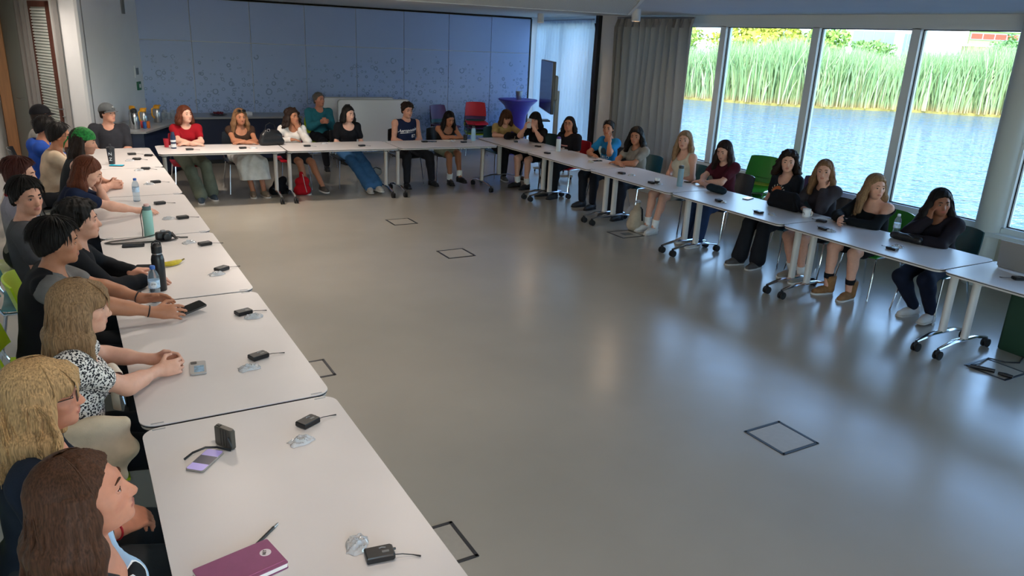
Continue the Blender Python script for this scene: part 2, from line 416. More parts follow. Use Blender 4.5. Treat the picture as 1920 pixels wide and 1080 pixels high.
one('window_bench', 'low white ledge under the grey curtain', 'ledge', MB().box((8.36, 9.95, .17), (.26, 1.9, .34), ch=.01), FRAME)

# doors in the angled wall on the left
dA = np.array([.04, 12.9]); dB = np.array([-.84, 15.32]); dd = unit(dB - dA); dn = np.array([-dd[1], dd[0]])   # dn points into the room
if dn @ (-dA) < 0: dn = -dn
da = math.atan2(dd[1], dd[0])
def on_door(t, off, z): q = dA + dd * t + dn * off; return (q[0], q[1], z)
def dbox(mb, t0, t1, z0, z1, off, th, mi=0):
    q = on_door((t0 + t1) / 2, off, (z0 + z1) / 2); return mb.box(q, (abs(t1 - t0), th, z1 - z0), rz=da, mi=mi)
WOODRED = mat('red_brown_wood', '5b2f22', .45, noise=.2, nscale=8, stretch=(1, 1, .1))
DOORP = mat('door_paint', 'bcbfbe', .5)
d1 = struct(dbox(MB(), -.02, .92, .01, 2.62, .015, .04).build('door_1', DOORP, smooth=False))
f = MB(); dbox(f, .10, .18, .05, 2.55, .045, .03); dbox(f, .76, .82, .05, 2.55, .045, .03); dbox(f, .10, .82, 2.47, 2.55, .045, .03); dbox(f, .1, .82, .05, .15, .045, .03)
f.build('glazing_frame', WOODRED, d1, smooth=False)
dbox(MB(), .18, .76, .15, 2.47, .04, .006).build('blind_backing', mat('blind_backing', '9aa19b', .6), d1, smooth=False)
SLAT = mat('blind_slat', 'd3d8d2', .5)
sm = MB().box((0, 0, 0), (.57, .016, .022)).mesh('slat', SLAT, False)
for i in range(56):
    s_ = obj('slat', sm, d1, on_door(.47, .052, .18 + i * .041), da)
h = MB(); h.tube([on_door(.05, .04, 1.08), on_door(.05, .09, 1.08), on_door(.17, .09, 1.08)], .010, 8); h.lathe([(.024, -.0), (.024, .01)], 12, c=on_door(.05, .045, .97))
h.build('handle', STEEL, d1)
d2 = struct(dbox(MB(), 1.42, 2.30, .01, 2.62, .015, .04).build('door_2', mat('door_panel_green_grey', 'aeb6b2', .5), smooth=False))
h = MB(); h.tube([on_door(1.55, .04, 1.1), on_door(1.55, .09, 1.1), on_door(1.75, .09, 1.1)], .010, 8); h.build('handle', STEEL, d2)
ta = MB()
for t in (-.06, .97, 1.16, 1.36, 2.36): dbox(ta, t - .025, t + .025, 0, CEIL, .03, .06)
struct(ta.build('trim_4', mat('door_jamb', 'a3a09d', .6), smooth=False))
struct(dbox(dbox(MB(), .99, 1.14, 0, CEIL, .012, .02), 1.16, 1.34, 0, CEIL, .012, .02).build('trim_5', mat('jamb_panel', 'b4aaa6', .6), smooth=False))
struct(MB().box((-.79, 14.9, 1.4), (.16, .14, 2.8), ch=.006).build('trim_6', mat('pale_oak', 'd69a6a', .5, noise=.12, nscale=6, stretch=(4, 4, .3)), smooth=False))
cA = np.array([.31, 12.62]); cB = np.array([1.24, YB]); cd_ = unit(cB - cA); cn = np.array([cd_[1], -cd_[0]]); ca = math.atan2(cd_[1], cd_[0])
def on_white(t, off, z): q = cA + cd_ * t + cn * off; return (q[0], q[1], z)
struct(MB().box(on_white(.12, .004, 1.4), (.012, .012, 2.8), rz=ca).build('trim_7', mat('joint_shadow', '7d8084', .8), smooth=False))
t = thing('thermostat', 'white wall thermostat with grey display on the white wall', 'thermostat', on_white(2.13, 0, 1.53))
MB().box((0, 0, 0), (.20, .03, .2), rz=ca, ch=.006).build('housing', WHITEP, t, smooth=False)
MB().box((cn[0] * .017, cn[1] * .017, .01), (.12, .006, .11), rz=ca).build('display', mat('lcd', '5d666a', .3), t, smooth=False)
t = thing('call_point', 'small green wall box below the thermostat', 'wall box', on_white(2.16, 0, 1.30))
MB().box((0, 0, 0), (.16, .05, .14), rz=ca, ch=.006).build('housing', mat('green_box', '0f6b4c', .45), t, smooth=False)
MB().box((cn[0] * .028, cn[1] * .028, 0), (.06, .006, .06), rz=ca).build('button', WHITEP, t, smooth=False)
t = thing('wall_vent', 'small grey slotted grille high on the white wall', 'vent', on_white(1.78, .01, 2.55))
for i in range(4): MB().box((cd_[0] * (i * .035 - .05), cd_[1] * (i * .035 - .05), 0), (.014, .02, .22), rz=ca).build('slat', mat('vent_grey', '7f8488', .5), t, smooth=False)

# floor boxes
for i, (x, y, dx, lab) in enumerate([(3.70, 2.80, .32, 'square floor box in the open middle of the floor, among nothing else'), (1.295, 2.78, .3, 'square floor box half hidden under the table with the magenta notebook'), (1.30, 5.0, .3, 'square floor box beside the table with the black bottle'), (3.64, 7.42, .33, 'square floor box in the middle of the floor, second from the blue wall'), (3.64, 9.05, .32, 'square floor box in the middle of the floor, closest to the blue wall'), (6.10, 7.47, .34, 'square floor box beside the cream backpack'), (6.19, 2.82, .32, 'square floor box with a cable lying over it, beside the green bin'), (1.3, 6.9, .3, 'square floor box beside the table with the camera')]):
    if i == 7: continue
    t = thing('floor_box', lab, 'floor box', (x, y, .0015), 0, 'floor boxes')
    fr = MB()
    for sx, sy, wx, wy in ((0, 1, 1, .06), (0, -1, 1, .06), (1, 0, .06, 1), (-1, 0, .06, 1)):
        fr.box((sx * dx * .48, sy * dx * .48, 0), (dx * wx * (.9 if wx == 1 and sx else 1), dx * wy, .004))
    fr.build('rim', mat('floor_box_rim', '23262b', .4), t, smooth=False)
    MB().box((0, 0, -.0002), (dx * .88, dx * .88, .003)).build('lid', mat('floor_box_lid', 'a29c90', .3, noise=.04), t, smooth=False)
    if i in (5,): MB().box((.01, -.01, .002), (dx * .4, dx * .3, .003)).build('cable_flap', mat('floor_box_flap', '55585a', .4), t, smooth=False)

# downlights: warm ceiling lamps, and unseen ones added as fill light
def downlight(x, y, z, power, col, label, recessed=False, spot=2.9, size=.14):
    t = thing('downlight', label, 'ceiling lamp', (x, y, z), 0, 'warm ceiling downlights')
    m = MB().lathe([(.06, 0), (.062, -.16), (.055, -.16), (.05, -.1), (.05, -.02)][::-1], 20)
    k = .12 if recessed else 1.0
    m.v = [(a, b, c_ * k) for a, b, c_ in m.v]
    m.build('housing', mat('lamp_housing', 'd7d9d8', .4), t)
    MB().lathe([(.045, -.145 * k), (.045, -.13 * k)], 16).build('lens', mat('lamp_lens', 'ffcf9c', .4, emit=6), t)
    ld = bpy.data.lights.new('downlight_beam', 'SPOT'); ld.energy = power; ld.color = col; ld.spot_size = spot; ld.spot_blend = .9; ld.shadow_soft_size = size
    lo = bpy.data.objects.new('downlight_beam', ld); C.objects.link(lo); lo.parent = t; lo.location = (0, 0, -.165 * k - .005)
WARM = (1.0, .72, .48); NEUT = (1.0, .86, .74)
downlight(7.73, 12.46, CEIL, 26, WARM, 'warm downlight in front of the pale curtain')
downlight(6.98, 8.76, CEIL, 20, WARM, 'warm downlight hanging by the corner of the perforated ceiling')
for x, y, p, c, lb in [(.75, -1.0, 150, WARM, 'added fill downlight by the rear windows over the left aisle'), (.75, 2.3, 42, NEUT, 'added fill downlight above the magenta notebook'), (.75, 5.4, 52, NEUT, 'added fill downlight above the tall black bottle'),
                       (1.9, 7.2, 110, NEUT, 'added fill downlight above the open floor beside the mint green bottle'), (1.9, 4.4, 45, NEUT, 'added fill downlight above the open floor beside the clear water bottle'), (2.6, -1.0, 50, NEUT, 'added fill downlight by the rear windows over the open floor'),
                       (.5, 9.2, 90, NEUT, 'added fill downlight above the dark shaker bottle'), (1.85, 10.2, 230, NEUT, 'added fill downlight above the corner table by the person in the red T-shirt'), (-.5, 12.3, 70, NEUT, 'added fill downlight in front of the glazed door with blinds')]:
    downlight(x, y, CEIL if y < 1.4 or y > 9.3 else 2.705, p, c, lb, recessed=True)  # unseen lamps added to lift the tables, floor and far end

# ------------------------------------------------------------------ outdoors: pond, reeds, trees, buildings
def outdoors():
    w = MB(); w.box((45, 22, -.75), (72, 130, .5)); struct(w.build('pond', water_material(), smooth=False))
    # far bank follows the waterline seen through the windows
    bank = np.array([[22., 52.], [31.4, 33.0], [33.3, 30.1], [35.4, 28.2], [40.0, 25.9], [43.9, 22.3], [52., 10.]])
    inner = bank; outer = bank + np.array([26., 26.])
    poly = [tuple(q) for q in inner] + [tuple(q) for q in outer[::-1]]
    struct(MB().prism(poly, -1, -.36).build('bank', mat('muddy_bank', '9c8a44', .9, noise=.3, nscale=2), smooth=False))
    big = [tuple(q) for q in bank + np.array([5., 5.])] + [tuple(q) for q in (bank + np.array([80., 80.]))[::-1]]
    struct(MB().prism(big, -1, 0).build('meadow', mat('meadow_grass', '7f9a4b', .95, noise=.3, nscale=.6), smooth=False))
    # reeds: strips with vertex colour (straw foot, green blade)
    r = np.random.default_rng(4); n = 34000
    seg = np.linalg.norm(np.diff(bank, axis=0), axis=1); cum = np.concatenate([[0], np.cumsum(seg)])
    s = r.uniform(cum[0], cum[-1], n); k = np.searchsorted(cum, s, side='right') - 1; k = np.clip(k, 0, len(seg) - 1)
    base = bank[k] + (bank[k + 1] - bank[k]) * ((s - cum[k]) / seg[k])[:, None]
    dep = r.uniform(0, 1, n) ** 1.3 * 7.0
    base = base + np.c_[dep, dep] * .707 + r.normal(0, .12, (n, 2))
    hgt = 2.75 + .55 * s / s.max() + .3 * np.sin(s * .55) + .18 * np.sin(s * 1.7 + 1) + r.uniform(-.5, .35, n) + dep * .06
    hgt = np.where(r.uniform(0, 1, n) < .16, hgt * .45, hgt)
    la = r.uniform(0, 6.28, n); ll = r.uniform(.05, .9, n) * hgt * .38
    wdir = r.uniform(0, 6.28, n); wd = r.uniform(.015, .05, n)
    V = np.zeros((n, 4, 2, 3)); Cc = np.zeros((n, 4, 2, 4)); Cc[..., 3] = 1
    g1 = np.array(srgb('a3b87a')); g2 = np.array(srgb('80a366')); g3 = np.array(srgb('b6c08c')); st = np.array(srgb('b89c68'))
    mixv = r.uniform(0, 1, n)[:, None]; gc = np.where(r.uniform(0, 1, n)[:, None] < .2, g3, g1 * mixv + g2 * (1 - mixv))
    for q, t in enumerate((0, .13, .6, 1.)):
        z = -.4 + hgt * t * (1 - .08 * t)
        off = (t ** 2) * ll
        cx = base[:, 0] + np.cos(la) * off; cy = base[:, 1] + np.sin(la) * off
        w_ = wd * (1.0, 1.1, .9, .08)[q]
        for e, sg in enumerate((-1, 1)):
            V[:, q, e, 0] = cx + sg * np.cos(wdir) * w_; V[:, q, e, 1] = cy + sg * np.sin(wdir) * w_; V[:, q, e, 2] = z
            f = (0, .8, 1, 1)[q]; Cc[:, q, e, :3] = st * (1 - f) + gc * f
    idx = np.arange(n * 8).reshape(n, 4, 2)
    F = np.stack([np.stack([idx[:, q, 0], idx[:, q, 1], idx[:, q + 1, 1], idx[:, q + 1, 0]], 1) for q in range(3)], 1).reshape(-1, 4)
    me = np_mesh('reeds', V.reshape(-1, 3), F, mat('reed_leaf', 'ffffff', .6, spec=.3, attr='Col'), Cc.reshape(-1, 4))
    o = obj('reeds', me); o['kind'] = 'stuff'; tag(o, 'tall green reeds with straw feet along the far bank', 'reeds')
    leafm = mat('tree_leaf', 'ffffff', .6, attr='Col')
    def tree(x, y, z, rx, rz_, col, label, seed, name='bush', nl=2600):
        r = np.random.default_rng(seed); t = thing(name, label, 'tree' if name == 'tree' else 'bush', (x, y, 0), 0, 'trees and bushes on the far bank')
        MB().tube([(0, 0, -.2), (.1, .05, z * .6), (0, 0, z)], [.16, .12, .05], 7).build('trunk', mat('bark', '6a5a48', .9), t)
        d = r.normal(0, 1, (nl, 3)); d /= np.linalg.norm(d, axis=1, keepdims=True)
        lob = 1 + .22 * np.sin(d[:, 0] * 5 + seed) * np.sin(d[:, 1] * 6) + .15 * np.sin(d[:, 2] * 7 + 2 * seed)
        rad = (r.uniform(.55, 1, nl) ** .5) * lob
        c = d * rad[:, None] * np.array([rx, rx, rz_]) + np.array([0, 0, z]); c[:, 2] = np.maximum(c[:, 2], .1)
        u = r.normal(0, 1, (nl, 3)); u /= np.linalg.norm(u, axis=1, keepdims=True); v = np.cross(u, d); v /= np.maximum(np.linalg.norm(v, axis=1, keepdims=True), 1e-6)
        sz = r.uniform(.10, .22, nl)[:, None]
        V = np.stack([c - u * sz, c + v * sz * .6, c + u * sz, c - v * sz * .6], 1).reshape(-1, 3)
        F = np.arange(nl * 4).reshape(-1, 4)
        b = np.array(srgb(col)); k = r.uniform(.75, 1.25, nl)[:, None]
        cc = np.ones((nl, 4, 4)); cc[:, :, :3] = (b * k)[:, None, :]
        obj('foliage', np_mesh('foliage', V, F, leafm, cc.reshape(-1, 4)), t)
    tree(42.2, 39.0, 3.0, 3.0, 2.2, 'b6b63c', 'large rounded yellow-green tree behind the reeds, tallest on the bank', 1, 'tree', 4200)
    tree(46.4, 37.2, 2.5, 1.8, 1.7, '8fae48', 'smaller green bush leaning on the large yellow-green tree', 2, nl=2200)
    tree(37.0, 41.9, 2.7, 1.7, 1.8, 'a8ba4e', 'yellow-green bush close to the grey curtain side', 3, nl=2000)
    tree(54.5, 43.5, 2.6, 1.1, 1.7, '6f9a4c', 'narrow green bush at the corner of the white office building', 4, nl=1600)
    tree(58.8, 42.3, 2.5, 1.7, 1.1, '7da04c', 'low green bush against the white wall of the office building', 5, nl=1800)
    tree(76., 40.5, 2.6, 1.6, 2.2, '6e9a50', 'green bush at the end of the red-banded hoarding', 6, nl=1600)
    # white office building, facing the pond
    WH = mat('white_render', 'f0f1f1', .8); GLZ = mat('office_glass', '56707c', .12, spec=.8); GRN = mat('office_glass_green', '7d9a83', .2)
    def facade(ax, ay, bx, by, z1, depth, label, wins, name='office_building', cat='building', col=WH):
        a = np.array([ax, ay]); b = np.array([bx, by]); d = unit(b - a); nrm = np.array([-d[1], d[0]])
        if nrm @ (-a) < 0: nrm = -nrm
        L = np.linalg.norm(b - a); an = math.atan2(d[1], d[0]); t = thing(name, label, cat, ((ax + bx) / 2, (ay + by) / 2, -.2))
        ctr = -nrm * depth / 2
        MB().box((ctr[0], ctr[1], z1 / 2), (L, depth, z1), rz=an).build('wall', col, t, smooth=False)
        MB().box((ctr[0], ctr[1], z1 + .12), (L + .4, depth + .4, .24), rz=an).build('roof', mat('roof_edge', 'dcdedf', .7), t, smooth=False)
        for s0, s1, z0, zz, npn, gm in wins:
            c = d * ((s0 + s1) / 2 - L / 2) + nrm * .03
            fr = MB().box((c[0], c[1], (z0 + zz) / 2), (s1 - s0, .12, zz - z0), rz=an).build('window', mat('office_frame', '8f999d', .5), t, smooth=False)
            for i in range(npn):
                q = d * (s0 + (s1 - s0) * (i + .5) / npn - L / 2) + nrm * .09
                MB().box((q[0], q[1], (z0 + zz) / 2), ((s1 - s0) / npn - .12, .04, zz - z0 - .16), rz=an).build('pane', gm, fr, smooth=False)
        return t
    facade(70.0, 58.5, 84.5, 50.0, 9.5, 10, 'white office building with ribbon windows beyond the pond', [(4.9, 9.4, 3.7, 5.1, 4, GRN), (10.4, 12.6, 2.6, 5.0, 6, GLZ)])
    facade(67.6, 60.1, 68.8, 59.3, 9.0, 1, 'narrow dark grey block beside the white office building', [(.2, 1.0, 4.2, 5.2, 1, GLZ)], col=mat('dark_render', '565b63', .8))
    facade(85.2, 49.6, 92, 45.6, 4.0, 3, 'tan brick garden wall with a red band above it', [], 'garden_wall', 'wall', mat('tan_brick', 'cfa678', .9, noise=.15, nscale=4))
    facade(85.4, 49.9, 91.6, 46.0, 5.6, .3, 'red banded hoarding standing on the tan brick wall', [(.05, 6.4, 4.7, 5.4, 5, mat('red_band', 'd8492e', .6))], 'hoarding', 'hoarding', mat('hoarding_green', '9db06c', .8))
    facade(54.0, 70.0, 63.0, 61.5, 5.5, 8, 'white house partly hidden behind the bush on the far bank', [(5, 7, 2.6, 3.8, 2, GLZ)], 'house')

# ------------------------------------------------------------------ numpy meshes and implicit surfaces
def np_mesh(name, V, F, m, col=None, smooth=True):
    me = bpy.data.meshes.new(name); F = np.asarray(F, np.int32); k = F.shape[1]
    me.vertices.add(len(V)); me.vertices.foreach_set('co', np.asarray(V, np.float32).ravel())
    me.loops.add(F.size); me.loops.foreach_set('vertex_index', F.ravel())
    me.polygons.add(len(F)); me.polygons.foreach_set('loop_start', np.arange(0, F.size, k, dtype=np.int32))
    me.update(calc_edges=True)
    if smooth: me.polygons.foreach_set('use_smooth', np.ones(len(F), bool))
    for q in (m if isinstance(m, (list, tuple)) else [m]): me.materials.append(q)
    if col is not None:
        a = me.color_attributes.new('Col', 'FLOAT_COLOR', 'POINT'); a.data.foreach_set('color', np.asarray(col, np.float32).ravel())
    return me
class Field:
    """signed distance grid with smooth union / subtraction"""
    def __init__(s, lo, hi, h):
        s.lo = np.array(lo, np.float32); s.h = h
        n = np.ceil((np.array(hi) - s.lo) / h).astype(int) + 1
        s.ax = [s.lo[i] + np.arange(n[i], dtype=np.float32) * h for i in range(3)]
        s.D = np.full(n, .5, np.float32); s.n = n
    def sub(s, lo, hi):
        sl = []; cs = []
        for i in range(3):
            a = max(0, int((lo[i] - s.lo[i]) / s.h) - 1); b = min(s.n[i], int((hi[i] - s.lo[i]) / s.h) + 3)
            if b <= a: return None, None
            sl.append(slice(a, b)); cs.append(s.ax[i][a:b])
        return tuple(sl), (cs[0][:, None, None], cs[1][None, :, None], cs[2][None, None, :])
    def put(s, sl, d, k, neg=False):
        a = s.D[sl]
        if neg:
            h = np.maximum(k - np.abs(a + d), 0) / k; s.D[sl] = np.maximum(a, -d) + h * h * k * .25
        else:
            h = np.maximum(k - np.abs(a - d), 0) / k; s.D[sl] = np.minimum(a, d) - h * h * k * .25
    def cap(s, a, b, ra, rb=None, k=.02, neg=False):
        a = np.asarray(a, np.float32); b = np.asarray(b, np.float32); rb = ra if rb is None else rb
        m = max(ra, rb) + k + s.h * 2
        sl, X = s.sub(np.minimum(a, b) - m, np.maximum(a, b) + m)
        if sl is None: return
        ab = b - a; L2 = float(ab @ ab) + 1e-9
        px, py, pz = X[0] - a[0], X[1] - a[1], X[2] - a[2]
        t = np.clip((px * ab[0] + py * ab[1] + pz * ab[2]) / L2, 0, 1)
        d = np.sqrt((px - t * ab[0]) ** 2 + (py - t * ab[1]) ** 2 + (pz - t * ab[2]) ** 2) - (ra + (rb - ra) * t)
        s.put(sl, d.astype(np.float32), k, neg)
    def ell(s, c, r, M=None, k=.02, neg=False):
        c = np.asarray(c, np.float32); r = np.asarray(r, np.float32); m = float(r.max()) + k + s.h * 2
        sl, X = s.sub(c - m, c + m)
        if sl is None: return
        px, py, pz = X[0] - c[0], X[1] - c[1], X[2] - c[2]
        if M is not None:
            M = np.asarray(M, np.float32)       # columns: local axes
            px, py, pz = (px * M[0, i] + py * M[1, i] + pz * M[2, i] for i in range(3))
        k0 = np.sqrt((px / r[0]) ** 2 + (py / r[1]) ** 2 + (pz / r[2]) ** 2)
        k1 = np.sqrt((px / r[0] ** 2) ** 2 + (py / r[1] ** 2) ** 2 + (pz / r[2] ** 2) ** 2)
        s.put(sl, (k0 * (k0 - 1) / np.maximum(k1, 1e-6)).astype(np.float32), k, neg)
    def cut(s, p, n, k=.006):
        """remove everything on the side the normal points to"""
        n = unit(n); d = (s.ax[0][:, None, None] - p[0]) * n[0] + (s.ax[1][None, :, None] - p[1]) * n[1] + (s.ax[2][None, None, :] - p[2]) * n[2]
        s.D = np.maximum(s.D, d.astype(np.float32))
    def ripple(s, amp, freq, seed, zs=1.0):
        r = np.random.default_rng(seed); w = 0
        X = (s.ax[0][:, None, None], s.ax[1][None, :, None], s.ax[2][None, None, :])
        for i in range(4):
            d = unit(r.normal(0, 1, 3)) * freq * r.uniform(.6, 1.7); d[2] *= zs
            w = w + np.sin(X[0] * d[0] + X[1] * d[1] + X[2] * d[2] + r.uniform(0, 6.28))
        s.D += (w * amp / 4).astype(np.float32)
    def mesh(s):
        D = s.D; lo = s.lo; h = s.h; S = D < 0
        c = np.zeros(np.array(S.shape) - 1, np.int8); offs = [(i, j, k) for i in (0, 1) for j in (0, 1) for k in (0, 1)]
        nx, ny, nz = S.shape
        for i, j, k in offs: c += S[i:nx - 1 + i, j:ny - 1 + j, k:nz - 1 + k]
        act = (c > 0) & (c < 8); I, J, K = np.nonzero(act); n = len(I)
        idx = np.full(act.shape, -1, np.int32); idx[act] = np.arange(n, dtype=np.int32)
        val = [D[I + i, J + j, K + k] for i, j, k in offs]
        acc = np.zeros((n, 3), np.float32); cnt = np.zeros(n, np.float32)
        for a in range(8):
            for b in range(a + 1, 8):
                oa, ob = np.array(offs[a]), np.array(offs[b])
                if np.abs(oa - ob).sum() != 1: continue
                m = (val[a] < 0) != (val[b] < 0)
                t = val[a][m] / (val[a][m] - val[b][m])
                acc[m] += oa + t[:, None] * (ob - oa); cnt[m] += 1
        V = lo + h * (np.c_[I, J, K] + acc / np.maximum(cnt, 1)[:, None])
        Fs = []
        e = S[:-1, 1:-1, 1:-1] != S[1:, 1:-1, 1:-1]; i, j, k = np.nonzero(e); j = j + 1; k = k + 1
        q = np.c_[idx[i, j - 1, k - 1], idx[i, j, k - 1], idx[i, j, k], idx[i, j - 1, k]]; fl = ~S[i, j, k]; q[fl] = q[fl][:, ::-1]; Fs.append(q)
        e = S[1:-1, :-1, 1:-1] != S[1:-1, 1:, 1:-1]; i, j, k = np.nonzero(e); i = i + 1; k = k + 1
        q = np.c_[idx[i - 1, j, k - 1], idx[i - 1, j, k], idx[i, j, k], idx[i, j, k - 1]]; fl = ~S[i, j, k]; q[fl] = q[fl][:, ::-1]; Fs.append(q)
        e = S[1:-1, 1:-1, :-1] != S[1:-1, 1:-1, 1:]; i, j, k = np.nonzero(e); i = i + 1; j = j + 1
        q = np.c_[idx[i - 1, j - 1, k], idx[i, j - 1, k], idx[i, j, k], idx[i - 1, j, k]]; fl = ~S[i, j, k]; q[fl] = q[fl][:, ::-1]; Fs.append(q)
        return V, np.concatenate(Fs)
outdoors()

# ------------------------------------------------------------------ tables
def make_table():
    t = thing('folding_table', '', 'table')
    L, W = 1.6, .8
    MB().prism(rrect(W, L, .07, 6), .7355, .741, ch=.001).build('tabletop', LAMINATE, t, angle=30)
    MB().prism(rrect(W - .004, L - .004, .069, 6), .728, .7355).build('edge_band', DARK_EDGE, t, angle=30)
    MB().prism(rrect(W - .012, L - .012, .068, 6), .714, .728).build('under_panel', LEGPAINT, t, angle=30)
    fr = MB()
    fr.tube([(0, -L / 2 + .1, .69), (0, L / 2 - .1, .69)], .018, 8)
    fr.build('crossbeam', LEGPAINT, t)
    for sgn in (-1, 1):
        y = sgn * (L / 2 - .085)
        lg = MB(); lg.prism(rrect(.075, .05, .022, 4), .13, .69, at=(0, y)); lg.box((0, y, .70), (.34, .06, .022), ch=.004)
        leg = lg.build('leg', LEGPAINT, t, angle=50)
        ft = MB()
        for sx in (-1, 1):
            ft.tube([(0, y, .125), (sx * .14, y, .125), (sx * .24, y, .108), (sx * .345, y, .09)], [.026, .025, .021, .015], 8, flat=.62)
        ft.build('foot', CHROME, leg)
        hb = MB().box((0, y, .672), (.12, .075, .05), ch=.008); hb.build('hinge', mat('hinge_grey', '6f7377', .4, metal=.6), leg)
        for sx in (-1, 1):
            cs = MB()
            for oy in (-.017, .017):
                M = Matrix.Translation((sx * .345 + .012, y + oy, .038)) @ Matrix.Rotation(PI / 2, 4, 'X')
                w = MB().lathe([(.02, -.011), (.037, -.008), (.037, .008), (.02, .011)], 16).xf(M); cs.add(w.v, w.f)
            cs.tube([(sx * .345, y, .05), (sx * .345, y, .095)], .009, 6)
            cs.ell((sx * .345 + .004, y, .06), (.034, .012, .026), 8, 6)
            cs.build('caster', RUBBER, leg)
    # corner connectors that join neighbouring tables
    cm = MB().box((0, 0, 0), (.05, .006, .0025)).mesh('connector', mat('connector_grey', '9a9ea2', .35, metal=.5), False)
    for sx in (-1, 1):
        for sy in (-1, 1): obj('connector', cm, t, (sx * .335, sy * (L / 2 - .018), .7415))
    return t
tab0 = make_table(); tab_used = [False]
TABLES = []
def place_table(x, y, rz, label):
    o = tab0 if not tab_used[0] else copy_tree(tab0)
    tab_used[0] = True
    o.location = (x, y, 0); o.rotation_euler = (0, 0, rz); tag(o, label, 'table', 'white folding tables set in a U')
    TABLES.append(o)
XL0 = .9127 - .4; YL0 = 3.1232
for i, lb in enumerate(['white folding table bearing the magenta notebook', 'white folding table in front of the woman in the spotted blouse', 'white folding table bearing the tall black bottle and banana', 'white folding table bearing the mint green bottle', 'white folding table bearing the dark shaker bottle', 'white folding table in front of the man in the grey cap']):
    place_table(XL0, YL0 - .81 + 1.62 * i, 0, lb)
for i, lb in enumerate(['white folding table bearing the silver laptop', 'white folding table in front of the young woman in the hooded dark top', 'white folding table bearing the large black shoulder bag', 'white folding table bearing the slim blue-grey flask', 'white folding table in front of the person in the bright blue T-shirt', 'white folding table bearing the white bottle, where the rows meet at the purple cocktail table']):
    a = .0046; d = (math.sin(a), math.cos(a)); s = -.81 + 1.62 * i
    place_table(5.8562 + d[0] * s + .4075, 3.2446 + d[1] * s, -a, lb)
for i, lb in enumerate(['white folding table in front of the person in the red T-shirt', 'white folding table in front of the woman in the white blouse', 'white folding table bearing the pale blue bottle']):
    a = -.0419; s = .81 + 1.62 * i
    place_table(.9528 + math.cos(a) * s - math.sin(a) * .4075, 10.5832 + math.sin(a) * s + math.cos(a) * .4075, a - PI / 2, lb)

# ------------------------------------------------------------------ chairs
def make_chair(colmat, t):
    def seat(u, v):
        x = (u - .5) * .44; y = -.20 + v * .42
        z = .452 + .016 * (2 * abs(u - .5)) ** 2 - .03 * max(0, v - .78) ** 1.5 * 6 + .02 * max(0, .15 - v) * 3
        return (x, y, z)
    MB().grid(seat, 8, 8, thick=.012).build('seat', colmat, t)
    def back(u, v):
        x = (u - .5) * (.44 - .05 * v ** 2)
        y = -.235 - .075 * v + .05 * (2 * abs(u - .5)) ** 2
        return (x, y, .57 + .28 * v - .012 * (2 * abs(u - .5)) ** 4 * v)
    MB().grid(back, 8, 6, thick=-.012).build('backrest', colmat, t)
    for sx in (-1, 1):
        MB().tube([(sx * .19, .17, .44), (sx * .225, .235, 0)], .009, 7).build('leg', CHROME, t)
        MB().tube([(sx * .19, -.18, .44), (sx * .23, -.275, 0)], .009, 7).build('leg', CHROME, t)
        MB().tube([(sx * .19, .18, .435), (sx * .20, -.19, .435), (sx * .205, -.225, .50), (sx * .2, -.25, .62)], .010, 7).build('side_frame', CHROME, t)
    return t
CHC = {'lime green': 'a6c414', 'green': '2f9c2a', 'teal': '3f8f92', 'dark teal': '12474e', 'red': 'c01a2c', 'purple': '4a2a5c', 'black': '1a1c20'}
chair_proto = {}
def place_chair(col, x, y, rz, label, group, z=0):
    if col not in chair_proto:
        t = thing('shell_chair', label, 'chair'); chair_proto[col] = make_chair(mat('chair_' + col.replace(' ', '_'), CHC[col], .38, coat=.1), t); o = t
    else: o = copy_tree(chair_proto[col])
    o.location = (x, y, z); o.rotation_euler = (0, 0, rz); tag(o, label, 'chair', group); return o

# ------------------------------------------------------------------ furniture along the walls
def counter():
    t = thing('serving_counter', 'dark blue angled serving counter with grey top holding the coffee jugs', 'counter', (0, 0, 0))
    P = [(.42, 12.74), (.82, 12.28), (.98, 12.27), (1.46, 13.25), (1.91, 14.10), (3.75, 14.12), (3.75, YB - .03), (1.31, YB - .03)]
    MB().prism(P, .79, .82).build('worktop', mat('counter_top', '8f9294', .3), t, smooth=False)
    Q = [(.44, 12.76), (.80, 12.34), (.95, 12.33), (1.42, 13.28), (1.87, 14.16), (3.72, 14.18), (3.72, YB - .04), (1.32, YB - .04)]
    MB().prism(Q, .08, .79).build('body', mat('counter_front', '16233f', .45), t, smooth=False)
    Q2 = [(q[0] + (.04 if q[0] < 1.9 else 0) * 0 + (0), q[1] + .05) for q in Q]
    MB().prism([(.48, 12.82), (.80, 12.42), (.92, 12.41), (1.38, 13.36), (1.84, 14.24), (3.68, 14.26), (3.68, YB - .05), (1.34, YB - .05)], 0, .08).build('plinth', BLACK, t, smooth=False)
    fr = MB()
    for x in (2.3, 2.78, 3.26): fr.box((x, 14.178, .43), (.008, .006, .66))
    fr.build('door_gap', BLACK, t, smooth=False)
counter()
def jug(x, y, cap, label, steel=True, h=.24):
    t = thing('thermos_jug', label, 'jug', (x, y, .82), random.uniform(-1, 1), 'insulated jugs on the counter')
    MB().lathe([(.058, 0), (.062, .01), (.062, h * .62), (.052, h * .8), (.036, h * .9)], 18).build('body', STEEL, t)
    c = MB().lathe([(.038, h * .9), (.046, h * .92), (.044, h * 1.08), (.02, h * 1.14)], 16); c.box((0, .05, h * 1.08), (.03, .06, .02), ch=.004)
    c.build('lid', cap, t)
    MB().tube([(0, -.04, h * .98), (0, -.10, h * .9), (0, -.105, h * .5), (0, -.062, h * .3)], .011, 7).build('handle', cap, t)
YEL = mat('yellow_plastic', 'e8a516', .45)
jug(.87, 12.62, BLACK, 'steel jug with black lid nearest the man in the grey cap', h=.26)
jug(1.02, 12.95, YEL, 'steel jug with yellow lid behind the black-lidded jug', h=.24)
